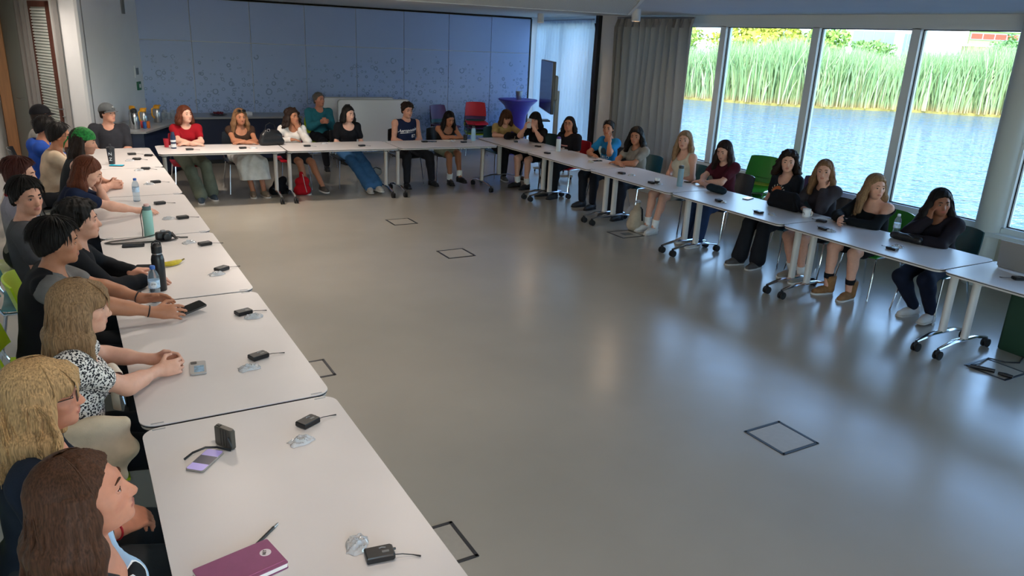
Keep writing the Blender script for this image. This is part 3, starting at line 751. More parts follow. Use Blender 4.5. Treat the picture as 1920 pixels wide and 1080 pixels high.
jug(.90, 13.3, YEL, 'steel jug with yellow lid closest to the white wall', h=.24)
jug(1.26, 13.45, YEL, 'steel jug with yellow lid beside the drinking glasses', h=.24)
CLEAR = mat('clear_plastic', 'f2f6f8', .06, trans=.9, ior=1.2)
for i, (x, y) in enumerate([(1.38, 13.75), (1.47, 13.85), (1.42, 14.0), (1.55, 14.02), (1.58, 14.2), (1.46, 14.25)]):
    m = MB().lathe([(.026, 0), (.036, .12), (.034, .12), (.024, .006)], 14)
    one('drinking_glass', 'clear drinking glass standing on the grey counter', 'glass', m, CLEAR, (x, y, .82), group='drinking glasses on the counter')
for i, (x, y, c, lb) in enumerate([(.98, 12.75, 'b52a2a', 'small red packet on the counter beside the jugs'), (1.06, 12.72, 'd9742a', 'small orange packet on the counter beside the jugs'), (1.0, 12.66, '2c5ea8', 'small blue packet on the counter beside the jugs')]):
    one('tea_packet', lb, 'packet', MB().box((0, 0, .05), (.05, .03, .1), ch=.004), mat('packet_%d' % i, c, .5), (x, y, .82), i, 'tea packets')
t = thing('serving_tray', 'dark plate of red berries on the counter', 'plate', (2.35, 14.45, .82))
MB().lathe([(.09, 0), (.15, .02), (.147, .024), (.088, .006)], 20).build('plate', mat('dark_plate', '2a1d2c', .3), t)
m = MB()
for i in range(26): m.ell((random.uniform(-.08, .08), random.uniform(-.08, .08), .03 + random.uniform(0, .02)), (.016,) * 3, 7, 5)
m = m.build('berries', mat('berries', '6b1226', .3), t); m['kind'] = 'stuff'
one('napkin_stack', 'small stack of white napkins on the counter by the blue wall', 'napkins', MB().box((0, 0, .03), (.16, .16, .06), ch=.006), WHITEP, (2.82, 14.4, .82), .2)
one('straw_glass', 'slim clear vase on the counter between plate and napkins', 'vase', MB().lathe([(.02, 0), (.02, .16), (.018, .16), (.018, .01)], 10), CLEAR, (2.62, 14.4, .82))

def whiteboard(x0, x1, y, label, ztop=1.13):
    t = thing('mobile_whiteboard', label, 'whiteboard', ((x0 + x1) / 2, y, 0)); w = x1 - x0; hgt = ztop - .22
    M = Matrix.Rotation(PI / 2, 4, 'X'); Z = Matrix.Translation((0, 0, .22 + hgt / 2))
    MB().prism(rrect(w, hgt, .07, 5), -.014, .014).xf(Z @ M).build('rim', mat('board_rim', 'bcbdba', .5), t)
    MB().prism(rrect(w - .03, hgt - .03, .06, 5), .013, .018).xf(Z @ M).build('board', mat('board_white', 'f4f6f8', .25), t)
    for sx in (-1, 1):
        MB().tube([(sx * (w / 2 - .12), 0, .24), (sx * (w / 2 - .12), 0, .10)], .018, 8).build('post', LEGPAINT, t)
        MB().tube([(sx * (w / 2 - .12), -.24, .06), (sx * (w / 2 - .12), .2, .06)], .02, 8).build('foot', LEGPAINT, t)
        for sy in (-.22, .18):
            MB().ell((sx * (w / 2 - .12), sy, .03), (.014, .03, .03), 10, 8).build('caster', RUBBER, t)
whiteboard(4.40, 5.84, 14.10, 'white rounded mobile board standing in front of the blue wall')
whiteboard(4.22, 5.66, 14.45, 'second mobile board with pale rim parked behind the first', 1.14)

# purple cocktail table with stretch cover
t = thing('cocktail_table', 'tall round cocktail table in a purple stretch cover', 'table', (8.32, 14.15, 0))
prof = [(.30, 0), (.27, .03), (.2, .2), (.165, .42), (.165, .6), (.2, .82), (.29, 1.0), (.39, 1.09), (.415, 1.115)]
MB().lathe(prof, 32).build('stretch_cover', mat('purple_lycra', '3a2aa0', .45, sheen=.3), t)
MB().lathe([(.415, 1.115), (.418, 1.12), (.41, 1.135)], 32).build('top_cover', mat('purple_lycra_top', '3f2f9f', .5), t)
t = thing('ice_bucket', 'small steel bucket with a handle on the purple cocktail table', 'bucket', (8.28, 14.05, 1.135))
MB().lathe([(.055, 0), (.075, .17), (.072, .17), (.052, .006)], 18).build('bucket_body', STEEL, t)
MB().tube([(-.072, 0, .165), (-.05, 0, .25), (0, 0, .275), (.05, 0, .25), (.072, 0, .165)], .004, 6).build('handle', STEEL, t)

# display screen on a wheeled stand, seen almost edge-on
A = np.array([7.15, 11.0]); B_ = np.array([7.75, 12.34]); d = unit(B_ - A); an = math.atan2(d[1], d[0]); c = (A + B_) / 2
nn = np.array([-d[1], d[0]])
t = thing('display_stand', 'large flat screen on a white wheeled stand beside the pale curtain', 'screen', (c[0], c[1], 0), an)
L = np.linalg.norm(B_ - A)
MB().box((0, 0, 1.575), (L, .05, .86), ch=.006).build('bezel', mat('screen_bezel', '1c2230', .35), t, smooth=False)
MB().box((0, .027, 1.575), (L - .03, .004, .83)).build('screen', mat('screen_glass', '1d2c52', .12, spec=.6), t, smooth=False)
MB().box((-.1, -.09, 1.55), (.34, .13, .42), ch=.02).build('mount', mat('mount_grey', 'a9b1b3', .4), t)
MB().prism(rrect(.11, .08, .03, 4), .08, 1.5, at=(-.1, -.17)).build('pole', mat('stand_white', 'c3ced0', .4), t)
bb = MB(); bb.box((-.1, -.17, .075), (.9, .1, .05), ch=.01); bb.box((.3, -.17, .07), (.07, .6, .04), ch=.01); bb.box((-.5, -.17, .07), (.07, .6, .04), ch=.01); bb.build('base', mat('stand_white', 'c3ced0', .4), t)
for x in (-.5, .3):
    for y in (-.44, .1): MB().ell((x, y, .028), (.028, .016, .028), 10, 8).build('caster', RUBBER, t)
MB().box((-.05, .05, .98), (.3, .22, .02), ch=.004).build('shelf', BLACK, t)

# stacks of spare chairs
for k, (col, lb) in enumerate([('lime green', 'lime green chair at the bottom of the stack beside the purple cocktail table'), ('dark teal', 'dark teal chair second from the floor in the stack beside the purple cocktail table'), ('purple', 'purple chair third from the floor in the stack beside the purple cocktail table'), ('red', 'bright red chair on top of the stack beside the purple cocktail table')]):
    place_chair(col, 7.36 - .0 * k, 14.2 - .012 * k, PI - .35, lb, 'stacked spare chairs', z=.068 * k)
for k, (col, lb) in enumerate([('black', 'black chair at the bottom of the small stack by the mobile board'), ('dark teal', 'dark teal chair in the middle of the small stack by the mobile board'), ('purple', 'purple chair on top of the small stack by the mobile board')]):
    place_chair(col, 6.72, 14.3, PI + .3, lb, 'stacked spare chairs', z=.068 * k)
for k, (col, lb) in enumerate([('lime green', 'lime green chair at the bottom of the stack by the pond window'), ('green', 'bright green chair in the middle of the stack by the pond window'), ('green', 'bright green chair on top of the stack by the pond window')]):
    place_chair(col, 7.86, 7.05, PI / 2 + .35, lb, 'stacked spare chairs', z=.068 * k)
place_chair('purple', 7.9, 6.25, PI / 2 + .1, 'single purple chair standing by the pond window next to the green stack', 'stacked spare chairs')

# ------------------------------------------------------------------ people
def Rx(a): c, s = math.cos(a), math.sin(a); return np.array([[1, 0, 0], [0, c, -s], [0, s, c]])
def Ry(a): c, s = math.cos(a), math.sin(a); return np.array([[c, 0, s], [0, 1, 0], [-s, 0, c]])
def Rz(a): c, s = math.cos(a), math.sin(a); return np.array([[c, -s, 0], [s, c, 0], [0, 0, 1]])
def ik(a, t, l1, l2, pole):
    a = np.array(a, float); t = np.array(t, float); v = t - a; d = np.linalg.norm(v)
    if d > (l1 + l2) * .995: t = a + v / d * (l1 + l2) * .995; v = t - a; d = np.linalg.norm(v)
    u = v / d; x = (d * d + l1 * l1 - l2 * l2) / (2 * d); h = math.sqrt(max(l1 * l1 - x * x, 0))
    p = np.array(pole, float); p = p - u * (p @ u); p = unit(p)
    return a + u * x + p * h, t
SKIN = {'fair': 'd9a48c', 'light': 'cf9880', 'tan': 'b47a5c', 'brown': '8c5a42', 'pale': 'e0b09a', 'ruddy': 'd28f74'}
HAIRC = {'black': '14100f', 'darkbrown': '271a14', 'brown': '4a2f20', 'auburn': '5a2e1c', 'lightbrown': '7a5a3e', 'blonde': 'b18d62', 'darkblonde': '8a6c4e', 'grey': '6a655f', 'maroon': '45211c'}
def hair_mat(c):
    m = mat('hair_' + c, HAIRC[c], .6, spec=.22, noise=.5, nscale=1.0, stretch=(230, 230, 12), bump=.2, bscale=1.0)
    return m
def skin_mat():
    m = mat('skin', 'ffffff', .5, spec=.35, noise=.05, nscale=40, bump=.08, bscale=300, attr='Col')
    b = m.node_tree.nodes['Principled BSDF']; b.inputs['Subsurface Weight'].default_value = .08; b.inputs['Subsurface Radius'].default_value = (.02, .008, .005)
    return m
EYE_W = mat('eye_white', 'e4e0da', .25); EYE_D = mat('eye_iris', '21140e', .2)
LIPC = np.array(srgb('a8554e'))

def hand_prims(F, w, d, n, side, curl, s, k, spread=.5, r=.0085):
    """palm, four jointed fingers of unequal length and a thumb"""
    d = unit(d); n = np.array(n, float); n = unit(n - d * (n @ d)); th = np.cross(n, d) * (-1 if side > 0 else 1)
    M = np.stack([th, d, n], 1)
    F.ell(w + d * .045 * s - n * .001, np.array([.041, .056, .017]) * s, M, k=k)
    F.cap(w - d * .02 * s, w + d * .03 * s, .024 * s, .022 * s, k=k)
    for i, (off, ln) in enumerate(((.030, .070), (.010, .080), (-.011, .074), (-.030, .058))):
        p = w + (d * (.088 - .006 * abs(i - 1.2)) + th * off) * s; a = .25 * curl; dirv = unit(d + th * off * spread * 6)
        F.cap(w + (d * .05 + th * off * .8) * s, p, r * 1.25 * s, r * 1.1 * s, k=.006)
        for sg, fr in enumerate((.45, .32, .23)):
            a += curl * (.55, .75, .5)[sg]
            q = p + (dirv * math.cos(a) + n * math.sin(a)) * ln * fr * s
            F.cap(p, q, r * s * (1.05 - .08 * sg), r * s * (.97 - .08 * sg), k=.004); p = q
    p = w + (d * .022 + th * .030 + n * .004) * s
    q = p + (d * .6 + th * .75 + n * (.2 + .4 * curl)) * .040 * s; F.cap(p, q, r * 1.5 * s, r * 1.15 * s, k=.008)
    F.cap(q, q + (d * .9 + th * .25 * (1 - curl) + n * .35 * curl) * .032 * s, r * 1.1 * s, r * .9 * s, k=.004)

PEOPLE = {}
def person(key, label, short, head, face, sex='f', skin='light', s=.96, lean=.12, side=0, twist=0, hy=0, hp=0, hr=0,
           hair=('long', 'brown', .3), top=('tee', '222222'), bottom=('trousers', '20242c'), R='fold', L='fold', feet=None, vox=.0095, shoes='2a2a2c',
           chair='black', neck='crew', glasses=False, build=1.0, beard=False, seatz=.45, extras=None, topmat=None, botmat=None, legs_up=None, chair_dy=0, sock=None):
    """seated figure; local frame: +y forward, +x the person's right, floor at z=0.
    face = world heading; head = world position of the head centre"""
    fem = sex == 'f'; rng = np.random.default_rng(sum(map(ord, key)))
    # ---- skeleton
    lean0 = lean; P = np.array([0, 0, .555 if s > .9 else .54])
    # spine length solved so that the head centre sits at its height
    best = None
    for sp in np.linspace(.80, 1.14, 69):
        Mt = Rz(twist) @ Ry(side) @ Rx(-lean0)
        nb = P + Mt @ np.array([0, -.005, .49]) * s * sp
        hpv = nb + Rx(-lean0 * .6) @ np.array([0, .018, .07]) * s
        Mh = Rz(hy) @ Rx(-hp) @ Ry(hr)
        hc = hpv + Mh @ np.array([0, .018, .088]) * s
        e = abs(hc[2] - head[2])
        if best is None or e < best[0]: best = (e, sp, Mt, nb, hpv, Mh, hc)
    _, sp, Mt, nb, hpv, Mh, hc = best
    bs = s * build
    def tp(x, y, z): return P + Mt @ (np.array([x * bs, y * bs, z * s * sp]))
    def hd(x, y, z): return hc + Mh @ np.array([x, y, z]) * s
    cw, sw = math.cos(face), math.sin(face)
    root = (head[0] - (hc[0] * cw - hc[1] * sw), head[1] - (hc[0] * sw + hc[1] * cw))
    shw = .158 if fem else .182
    sh = {q: tp(q * shw, -.012, .435) for q in (1, -1)}
    arm = {}
    l1, l2 = .275 * s, .245 * s
    TZ = .741
    for q, a in ((1, R), (-1, L)):
        pole = np.array([q * .55, -.25, -1.]); curl = .35; up_n = (0, 0, -1)
        if isinstance(a, dict):
            w = np.array(a['w'], float); d = a.get('d', (0, 1, 0)); n = a.get('n', (0, 0, -1)); curl = a.get('curl', .35); pole = np.array(a.get('pole', pole), float)
            if a.get('world'):
                dx, dy = w[0] - root[0], w[1] - root[1]; w = np.array([dx * cw + dy * sw, -dx * sw + dy * cw, w[2]])
        elif a == 'fold':
            w = np.array([-q * .03, .36 + .05 * (q > 0), TZ + .034]) + np.array([0, P[1] + hc[1] * .3, 0]); d = (-q, .12, 0); n = (0, -.15, -1); pole = np.array([q * 1.2, -.1, -.5])
        elif a == 'clasp':
            w = np.array([q * .058, .40 + hc[1] * .5, TZ + .048]); d = (-q * .42, .9, -.05); n = (-q * .95, -.25, -.1); curl = .75; pole = np.array([q * 1.1, -.2, -.5])
        elif a == 'flat':
            w = np.array([q * .13, .38 + hc[1] * .4, TZ + .03]); d = (-q * .35, 1, -.03); n = (0, 0, -1); curl = .3; pole = np.array([q * 1.1, -.2, -.4])
        elif a == 'lap':
            w = np.array([q * .065, .235, .665]); d = (-q * .55, .8, -.12); n = (-q * .3, -.1, -1); curl = .55
        elif a == 'chin':
            w = hd(q * .03, .075, -.185); d = hd(0, .07, -.08) - w; n = (0, -1, .1); curl = 1.0; pole = np.array([q * .5, .7, -1.])
        elif a == 'cheek':
            w = hd(q * .105, .06, -.135); d = Mh @ np.array([-q * .12, -.15, 1]); n = Mh @ np.array([-q, -.35, 0]); curl = .75; pole = np.array([q * .5, .8, -1.])
        elif a == 'mouth':
            w = hd(q * .07, .12, -.15); d = hd(-q * .01, .11, -.05) - w; n = (-q * .3, -1, 0); curl = .8; pole = np.array([q * .6, .6, -1.])
        elif a == 'brow':
            w = hd(q * .09, .12, -.06); d = hd(q * .02, .10, .06) - w; n = Mh @ np.array([-q * .5, -1, 0]); curl = .45; pole = np.array([q * .6, .8, -1.])
        elif a == 'camera':
            w = hd(q * .075, .21, -.10); d = (-q * .45, .15, .9); n = (-q * .8, .1, -.1); curl = .8; pole = np.array([q * .9, .2, -1.])
        el, w2 = ik(sh[q], w, l1, l2, pole)
        arm[q] = (el, w2, np.array(d, float), np.array(n, float), curl)
    hip = {q: P + np.array([q * .088 * bs, .02, -.005]) for q in (1, -1)}
    ft = feet or ((.11, .40), (-.11, .40)); leg = {}
    for q, f in ((1, ft[0]), (-1, ft[1])):
        z = f[2] if len(f) > 2 else .085
        kn, an = ik(hip[q], (f[0], f[1], z), .425 * s, .415 * s, (q * .12, 1, 1.2))
        leg[q] = (kn, an, f)
    # ---- bounding box
    pts = [P, hc, nb] + [x for q in (1, -1) for x in (sh[q], arm[q][0], arm[q][1] + unit(arm[q][2]) * .17, leg[q][0], leg[q][1] + np.array([0, .2, 0]))]
    lo = np.min(pts, 0) - .20; hi = np.max(pts, 0) + .20; lo[2] = -.02
    F = Field(lo, hi, vox); kk = max(.018, vox * 2.2)
    def torso(F, inf, k=.05):
        if fem:
            F.ell(tp(0, -.005, .0), np.array([.165, .125, .125]) * bs + inf, Mt, k=k)
            F.ell(tp(0, .012, .13), np.array([.128, .104, .15]) * bs + inf, Mt, k=k)
            F.ell(tp(0, .0, .31), np.array([.135, .100, .165]) * bs + inf, Mt, k=k)
            for q in (1, -1): F.ell(tp(q * .062, .078, .315), np.array([.056, .052, .058]) * bs + inf, Mt, k=.04)
        else:
            F.ell(tp(0, -.005, .0), np.array([.160, .122, .125]) * bs + inf, Mt, k=k)
            F.ell(tp(0, .01, .14), np.array([.140, .112, .16]) * bs + inf, Mt, k=k)
            F.ell(tp(0, .0, .32), np.array([.158, .114, .17]) * bs + inf, Mt, k=k)
        F.cap(tp(-shw * .8, -.014, .43), tp(shw * .8, -.014, .43), .054 * bs + inf, k=k)
        F.cap(tp(0, -.02, .40), tp(0, -.01, .49), .075 * bs + inf, .050 * bs + inf, k=k)
    ar = (.043, .035, .023) if fem else (.049, .040, .027)
    ar = [x * build for x in ar]
    def upper_arm(F, q, inf, t=1.0, k=.03):
        a, e = sh[q], arm[q][0]; F.ell(a, np.array([.047, .047, .047]) * bs + inf * .7, k=k + .02)
        F.cap(a, a + (e - a) * t, ar[0] * s + inf, (ar[0] + (ar[1] - ar[0]) * t) * s + inf, k=k)
    def fore_arm(F, q, inf, t=1.0, k=.03):
        e, w = arm[q][0], arm[q][1]; F.cap(e, e + (w - e) * t, ar[1] * s + inf, (ar[1] + (ar[2] - ar[1]) * t) * s + inf, k=k)
        m = e + (w - e) * .28; F.cap(e + (w - e) * .12, e + (w - e) * min(.45, t), (ar[1] + .003) * s + inf, ar[1] * .92 * s + inf, k=k)
    def thigh(F, q, inf, t=1.0, k=.04):
        a, b = hip[q], leg[q][0]; F.cap(a, a + (b - a) * t, .080 * bs + inf, (.080 - .026 * t) * bs + inf, k=k)
    def shin(F, q, inf, t=1.0, k=.03, flare=0):
        a, b = leg[q][0], leg[q][1]; F.cap(a, a + (b - a) * t, .053 * bs + inf, (.053 - .017 * t) * bs + inf + flare, k=k)
        if not flare:
            c = a + (b - a) * .3 + np.array([0, -.018, 0]); F.ell(c, (.046 * bs + inf, .046 * bs + inf, .09), k=.03)
    # ---- body
    torso(F, 0.0)
    nr = .047 if fem else .055
    F.cap(nb - Mt @ np.array([0, 0, .03]), hd(0, -.018, -.045), nr * s * 1.06, nr * s * .95, k=.03)
    for q in (1, -1):
        upper_arm(F, q, 0); fore_arm(F, q, 0)
        thigh(F, q, 0); shin(F, q, 0)
        a = leg[q][1]; F.cap(a + np.array([0, -.02, -.04]), a + np.array([0, .09, -.058]), .028, .018, k=.02)
        hand_prims(F, arm[q][1], arm[q][2], arm[q][3], q, arm[q][4], s * (1.0 if fem else 1.08), kk, r=max(.0085, vox * .92))
    H = lambda c, r, k=.015, neg=False: F.ell(hd(*c), np.array(r) * s, Mh, k=k, neg=neg)
    H((0, -.012, .030), (.076, .096, .088), .02)
    H((0, .026, -.028), (.061, .066, .082), .03)
    H((0, .036, -.074), (.047 if fem else .053, .048, .034), .025)
    H((0, .070, -.094), (.018, .017, .015) if fem else (.024, .018, .018), .018)
    for q in (1, -1):
        H((q * .041, .052, -.022), (.022, .022, .02), .02)
        H((q * .0755, -.008, -.008), (.009, .019, .031), .008)
        H((q * .032, .0965, .006), (.019, .014, .0105), .012, True)
    F.cap(hd(-.033, .079, .024), hd(.033, .079, .024), .010 * s, k=.014)
    F.cap(hd(0, .086, .008), hd(0, .1065, -.031), .0075 * s, .0112 * s, k=.012)
    H((0, .098, -.036), (.0175, .012, .0085), .007)
    H((0, .0905, -.0565), (.022, .0085, .0055), .006); H((0, .089, -.0665), (.019, .0085, .006), .006)
    if vox < .007: F.cap(hd(-.021, .097, -.0613), hd(.021, .097, -.0613), .0018, k=.003, neg=True)
    V, Q = F.mesh()
    sk = np.array(srgb(SKIN[skin])); col = np.ones((len(V), 4), np.float32); col[:, :3] = sk
    lv = (V - hc) @ Mh / s
    m = ((lv[:, 0] / .022) ** 2 + ((lv[:, 2] + .0615) / .0105) ** 2 < 1) & (lv[:, 1] > .075)
    col[m, :3] = sk * .3 + LIPC * .7
    m = ((np.abs(lv[:, 0]) - .040) ** 2 + (lv[:, 2] + .03) ** 2 < .022 ** 2) & (lv[:, 1] > .04)
    col[m, :3] = sk * .85 + np.array(srgb('c86a58')) * .15
    if beard:
        m = (lv[:, 2] < -.035) & (lv[:, 2] > -.12) & (lv[:, 1] > .0) & (np.abs(lv[:, 0]) < .075)
        m2 = ((lv[:, 0] / .022) ** 2 + ((lv[:, 2] + .0615) / .0105) ** 2 < 1); m &= ~m2
        col[m, :3] = sk * .62 + np.array(srgb(HAIRC[hair[1]])) * .38
    t = thing('person', label, 'person', (root[0], root[1], 0), face)
    body = obj('body', np_mesh('body', V, Q, skin_mat(), col), t)
    for q in (1, -1):
        e = MB().ell((0, 0, 0), (.0135,) * 3, 12, 10)
        fwd = np.array([0, 1., -.05])
        e.m = [1 if (np.mean([e.v[i] for i in f], 0) @ fwd) > .0105 else 0 for f in e.f]
        M4 = Matrix(Mh.tolist()).to_4x4(); M4.translation = Vector(hd(q * .032, .0715, .004))
        e.xf(M4 @ Matrix.Scale(s, 4)); e.build('eye', [EYE_W, EYE_D], body)
        ld = MB().ell((0, 0, 0), (.0148,) * 3, 24, 20); keep = []
        for f_ in ld.f:
            c_ = np.mean([ld.v[i] for i in f_], 0); el_ = math.atan2(c_[2], c_[1])
            az_ = math.atan2(c_[0], c_[1]); op_ = .46 * max(0, 1 - (az_ / .95) ** 2)
            if c_[1] > -.002 and (el_ > op_ or el_ < -op_ * 1.05): keep.append(f_)
        ld.f = keep; ld.m = [0] * len(keep); ld.xf(M4 @ Matrix.Scale(s, 4))
        ld.build('eyelid', mat('eyelid_' + skin, SKIN[skin], .5), body)
        MB().tube([hd(q * .032 + .0152 * math.sin(a_), .0715 + .0150 * math.cos(a_) * .92, .004 + .0058 * math.cos(a_ * 1.15)) for a_ in np.linspace(-1.05, 1.05, 8)], .0011 if vox < .008 else .0019, 5).build('eyelash', EYE_D, body)
        p = [hd(q * x, y, z) for x, y, z in ((.014, .0905, .0265), (.022, .0905, .0295), (.03, .0885, .031), (.039, .0845, .030), (.047, .0785, .0265))]
        MB().tube(p, np.array([.0028, .0036, .0038, .003, .0015]) * (1 if vox < .008 else 1.5), 6, flat=.8).build('eyebrow', hair_mat(hair[1] if hair[1] not in ('blonde',) else 'darkblonde'), body)
    # ---- clothing
    cv = max(.010, vox)
    kind, tc = top
    tm = topmat or fabric(key + '_top', tc)
    lo2 = lo.copy(); hi2 = hi.copy(); lo2[2] = .42; hi2[2] = nb[2] + .12
    G = Field(lo2, hi2, cv); inf = .012
    torso(G, inf)
    for q in (1, -1):
        if kind in ('tee', 'blouse'): upper_arm(G, q, inf + .006, .58 if kind == 'tee' else .5)
        elif kind in ('long', 'hoodie', 'jacket'):
            ii = inf + (.012 if kind != 'long' else .004); upper_arm(G, q, ii); fore_arm(G, q, ii, .93)
        elif kind == 'cap': upper_arm(G, q, inf, .28)
        elif kind in ('tank', 'vest'):
            G.ell(sh[q] + Mt @ np.array([q * .045, .0, -.01]), (.075, .12, .115), Mt, k=.012, neg=True)
        elif kind == 'off':
            upper_arm(G, q, inf + .006); fore_arm(G, q, inf + .006, .9)
    if kind == 'hoodie': G.ell(tp(0, -.085, .44), (.13, .07, .085), Mt, k=.03); G.cap(tp(-.07, -.02, .47), tp(.07, -.02, .47), .05, k=.03)
    if kind == 'collar' or kind == 'shirt':
        for q in (1, -1): upper_arm(G, q, inf + .008, .75 if kind == 'collar' else 1.0); 
        if kind == 'shirt':
            for q in (1, -1): fore_arm(G, q, inf + .006, .9)
        for q in (1, -1): G.cap(tp(q * .062, -.01, .505), tp(q * .035, .075, .455), .016, k=.012)
        G.cap(tp(-.062, -.02, .51), tp(.062, -.02, .51), .018, k=.015)
    G.ripple(.0065, 42, 3 + len(key), zs=.8)
    nk = {'crew': (.505, .03, .064), 'v': (.50, .075, .07), 'scoop': (.485, .065, .095), 'off': (.50, .02, .16), 'open': (.48, .09, .08)}[neck]
    if kind == 'off': G.ell(tp(-.10, .02, .515), (.17, .15, .115), Mt, k=.02, neg=True); G.ell(tp(.0, .05, .50), (.11, .11, .09), Mt, k=.02, neg=True)
    else: G.ell(tp(0, nk[1], nk[0]), (nk[2], nk[2] * 1.05, nk[2]), Mt, k=.012, neg=True)
    if neck in ('v', 'open'): G.cap(tp(0, .13, .47), tp(0, .16, .33), .05, .012, k=.01, neg=True)
    G.cap(nb + np.array([0, 0, .045]), nb + np.array([0, 0, .2]), .085, k=.01, neg=True)
    V, Q = G.mesh(); shirt = obj('shirt', np_mesh('shirt', V, Q, tm), t)
    # trousers, shorts or skirt
    bk, bc = bottom; bm = botmat or fabric(key + '_bottom', bc)
    lo3 = lo.copy(); hi3 = hi.copy(); lo3[2] = .0; hi3[2] = P[2] + .16
    K = Field(lo3, hi3, max(.011, vox)); inf = .012
    K.ell(tp(0, -.005, .0), np.array([.165, .126, .12]) * bs + inf, Mt, k=.05)
    for q in (1, -1):
        if bk == 'trousers': thigh(K, q, inf + .004); shin(K, q, inf + .004, .93)
        elif bk == 'wide': thigh(K, q, inf + .012); shin(K, q, inf + .012, .95, flare=.03)
        elif bk == 'shorts': thigh(K, q, inf + .010, .66)
        elif bk == 'skirt': thigh(K, q, inf + .02, 1.0, k=.12); shin(K, q, inf + .03, .62, k=.14, flare=.05)
    if bk == 'skirt': K.cap((hip[1] + hip[-1]) / 2, (leg[1][0] + leg[-1][0]) / 2, .085, .08, k=.1); K.cap((leg[1][0] + leg[-1][0]) / 2, (leg[1][0] + leg[-1][0]) / 2 + np.array([0, 0, -.25]), .09, .11, k=.1)
    K.ripple(.007 if bk != 'skirt' else .02, 38, 9 + len(key), zs=.6 if bk != 'skirt' else .12)
    if bk == 'skirt': K.cut((0, 0, .17), (0, .15, -1))
    V, Q = K.mesh(); obj({'trousers': 'trousers', 'wide': 'trousers', 'shorts': 'shorts', 'skirt': 'skirt'}[bk], np_mesh('bottom', V, Q, bm), t)
    for q in (1, -1):
        a = leg[q][1]; dz = a[2] - .085; b = np.array([0, 0, dz])
        yaw = .15 * q
        def sp_(x, y, z): return (a[0] + x * math.cos(yaw) + y * math.sin(yaw), a[1] - x * math.sin(yaw) + y * math.cos(yaw), max(z, 0) + dz)
        S_ = Field(np.array(a) - np.array([.15, .16, .12]), np.array(a) + np.array([.15, .28, .15]), .009)
        S_.cap(sp_(0, -.035, .04), sp_(0, .08, .038), .040, .036, k=.02); S_.cap(sp_(0, .06, .034), sp_(.0, .15, .028), .042, .030, k=.03)
        S_.cap(sp_(0, -.03, .05), sp_(0, -.02, .10 + (.075 if shoes == 'boots' else 0)), .05 if shoes == 'boots' else .038, .062 if shoes == 'boots' else .042, k=.02)
        S_.cut(sp_(0, 0, .0), (0, 0, -1))
        S_.cut(sp_(0, 0, .105 if shoes != 'boots' else .195), (0, 0, 1))
        V, Q = S_.mesh(); sh_o = obj('shoe', np_mesh('shoe', V, Q, mat('boot_suede', '8a6038', .85, noise=.15) if shoes == 'boots' else mat('shoe_' + shoes, shoes, .6)), t)
        sl = MB().prism([(p[0] * 1, p[1]) for p in rrect(.088, .255, .042, 5)], 0, .016).xf(Matrix.Translation((a[0] + .055 * math.sin(yaw), a[1] + .055 * math.cos(yaw), dz)) @ Matrix.Rotation(-yaw, 4, 'Z'))
        sl.build('sole', mat('sole_pale', 'c9c6bf', .7) if shoes not in ('2a2a2c', '1a1a1c') else RUBBER, sh_o)
        if sock:
            MB().tube([tuple(a + np.array([0, -.015, .0])) if shoes != 'boots' else tuple(a + (leg[q][0] - a) * .2), tuple(a + (leg[q][0] - a) * (.25 if shoes != 'boots' else .33))], [.047, .05], 12, flat=1).build('sock', fabric('sock_' + sock, sock), t)
    # ---- hair
    if hair: make_hair(t, hair, hd, Mh, hc, nb, Mt, s, vox, rng, fem)
    if glasses:
        g = MB()
        for q in (1, -1):
            ring = [hd(q * .034 + .022 * math.cos(a) * 1.05, .098 - .06 * (abs(q * .034 + .022 * math.cos(a)) ** 1.0) * .4, .003 + .018 * math.sin(a)) for a in np.linspace(0, 2 * PI, 17)]
            g.tube(ring, .0016, 5); g.tube([hd(q * .056, .088, .008), hd(q * .072, .05, .008), hd(q * .079, -.01, .004)], .0016, 5)
        g.tube([hd(-.012, .105, .008), hd(0, .109, .011), hd(.012, .105, .008)], .0016, 5)
        g.build('eyeglasses', BLACK, t)
    place_chair(chair, root[0] - sw * 0 + (-chair_dy) * (-sw) * 0, root[1], face, '%s plastic chair under the %s' % (chair, short), 'chairs taken around the tables')
    ctx = dict(t=t, hd=hd, tp=tp, arm=arm, leg=leg, Mh=Mh, Mt=Mt, hc=hc, nb=nb, sh=sh, P=P, s=s, shirt=shirt, root=root, face=face, cw=cw, sw=sw, body=body)
    PEOPLE[key] = ctx
    return ctx

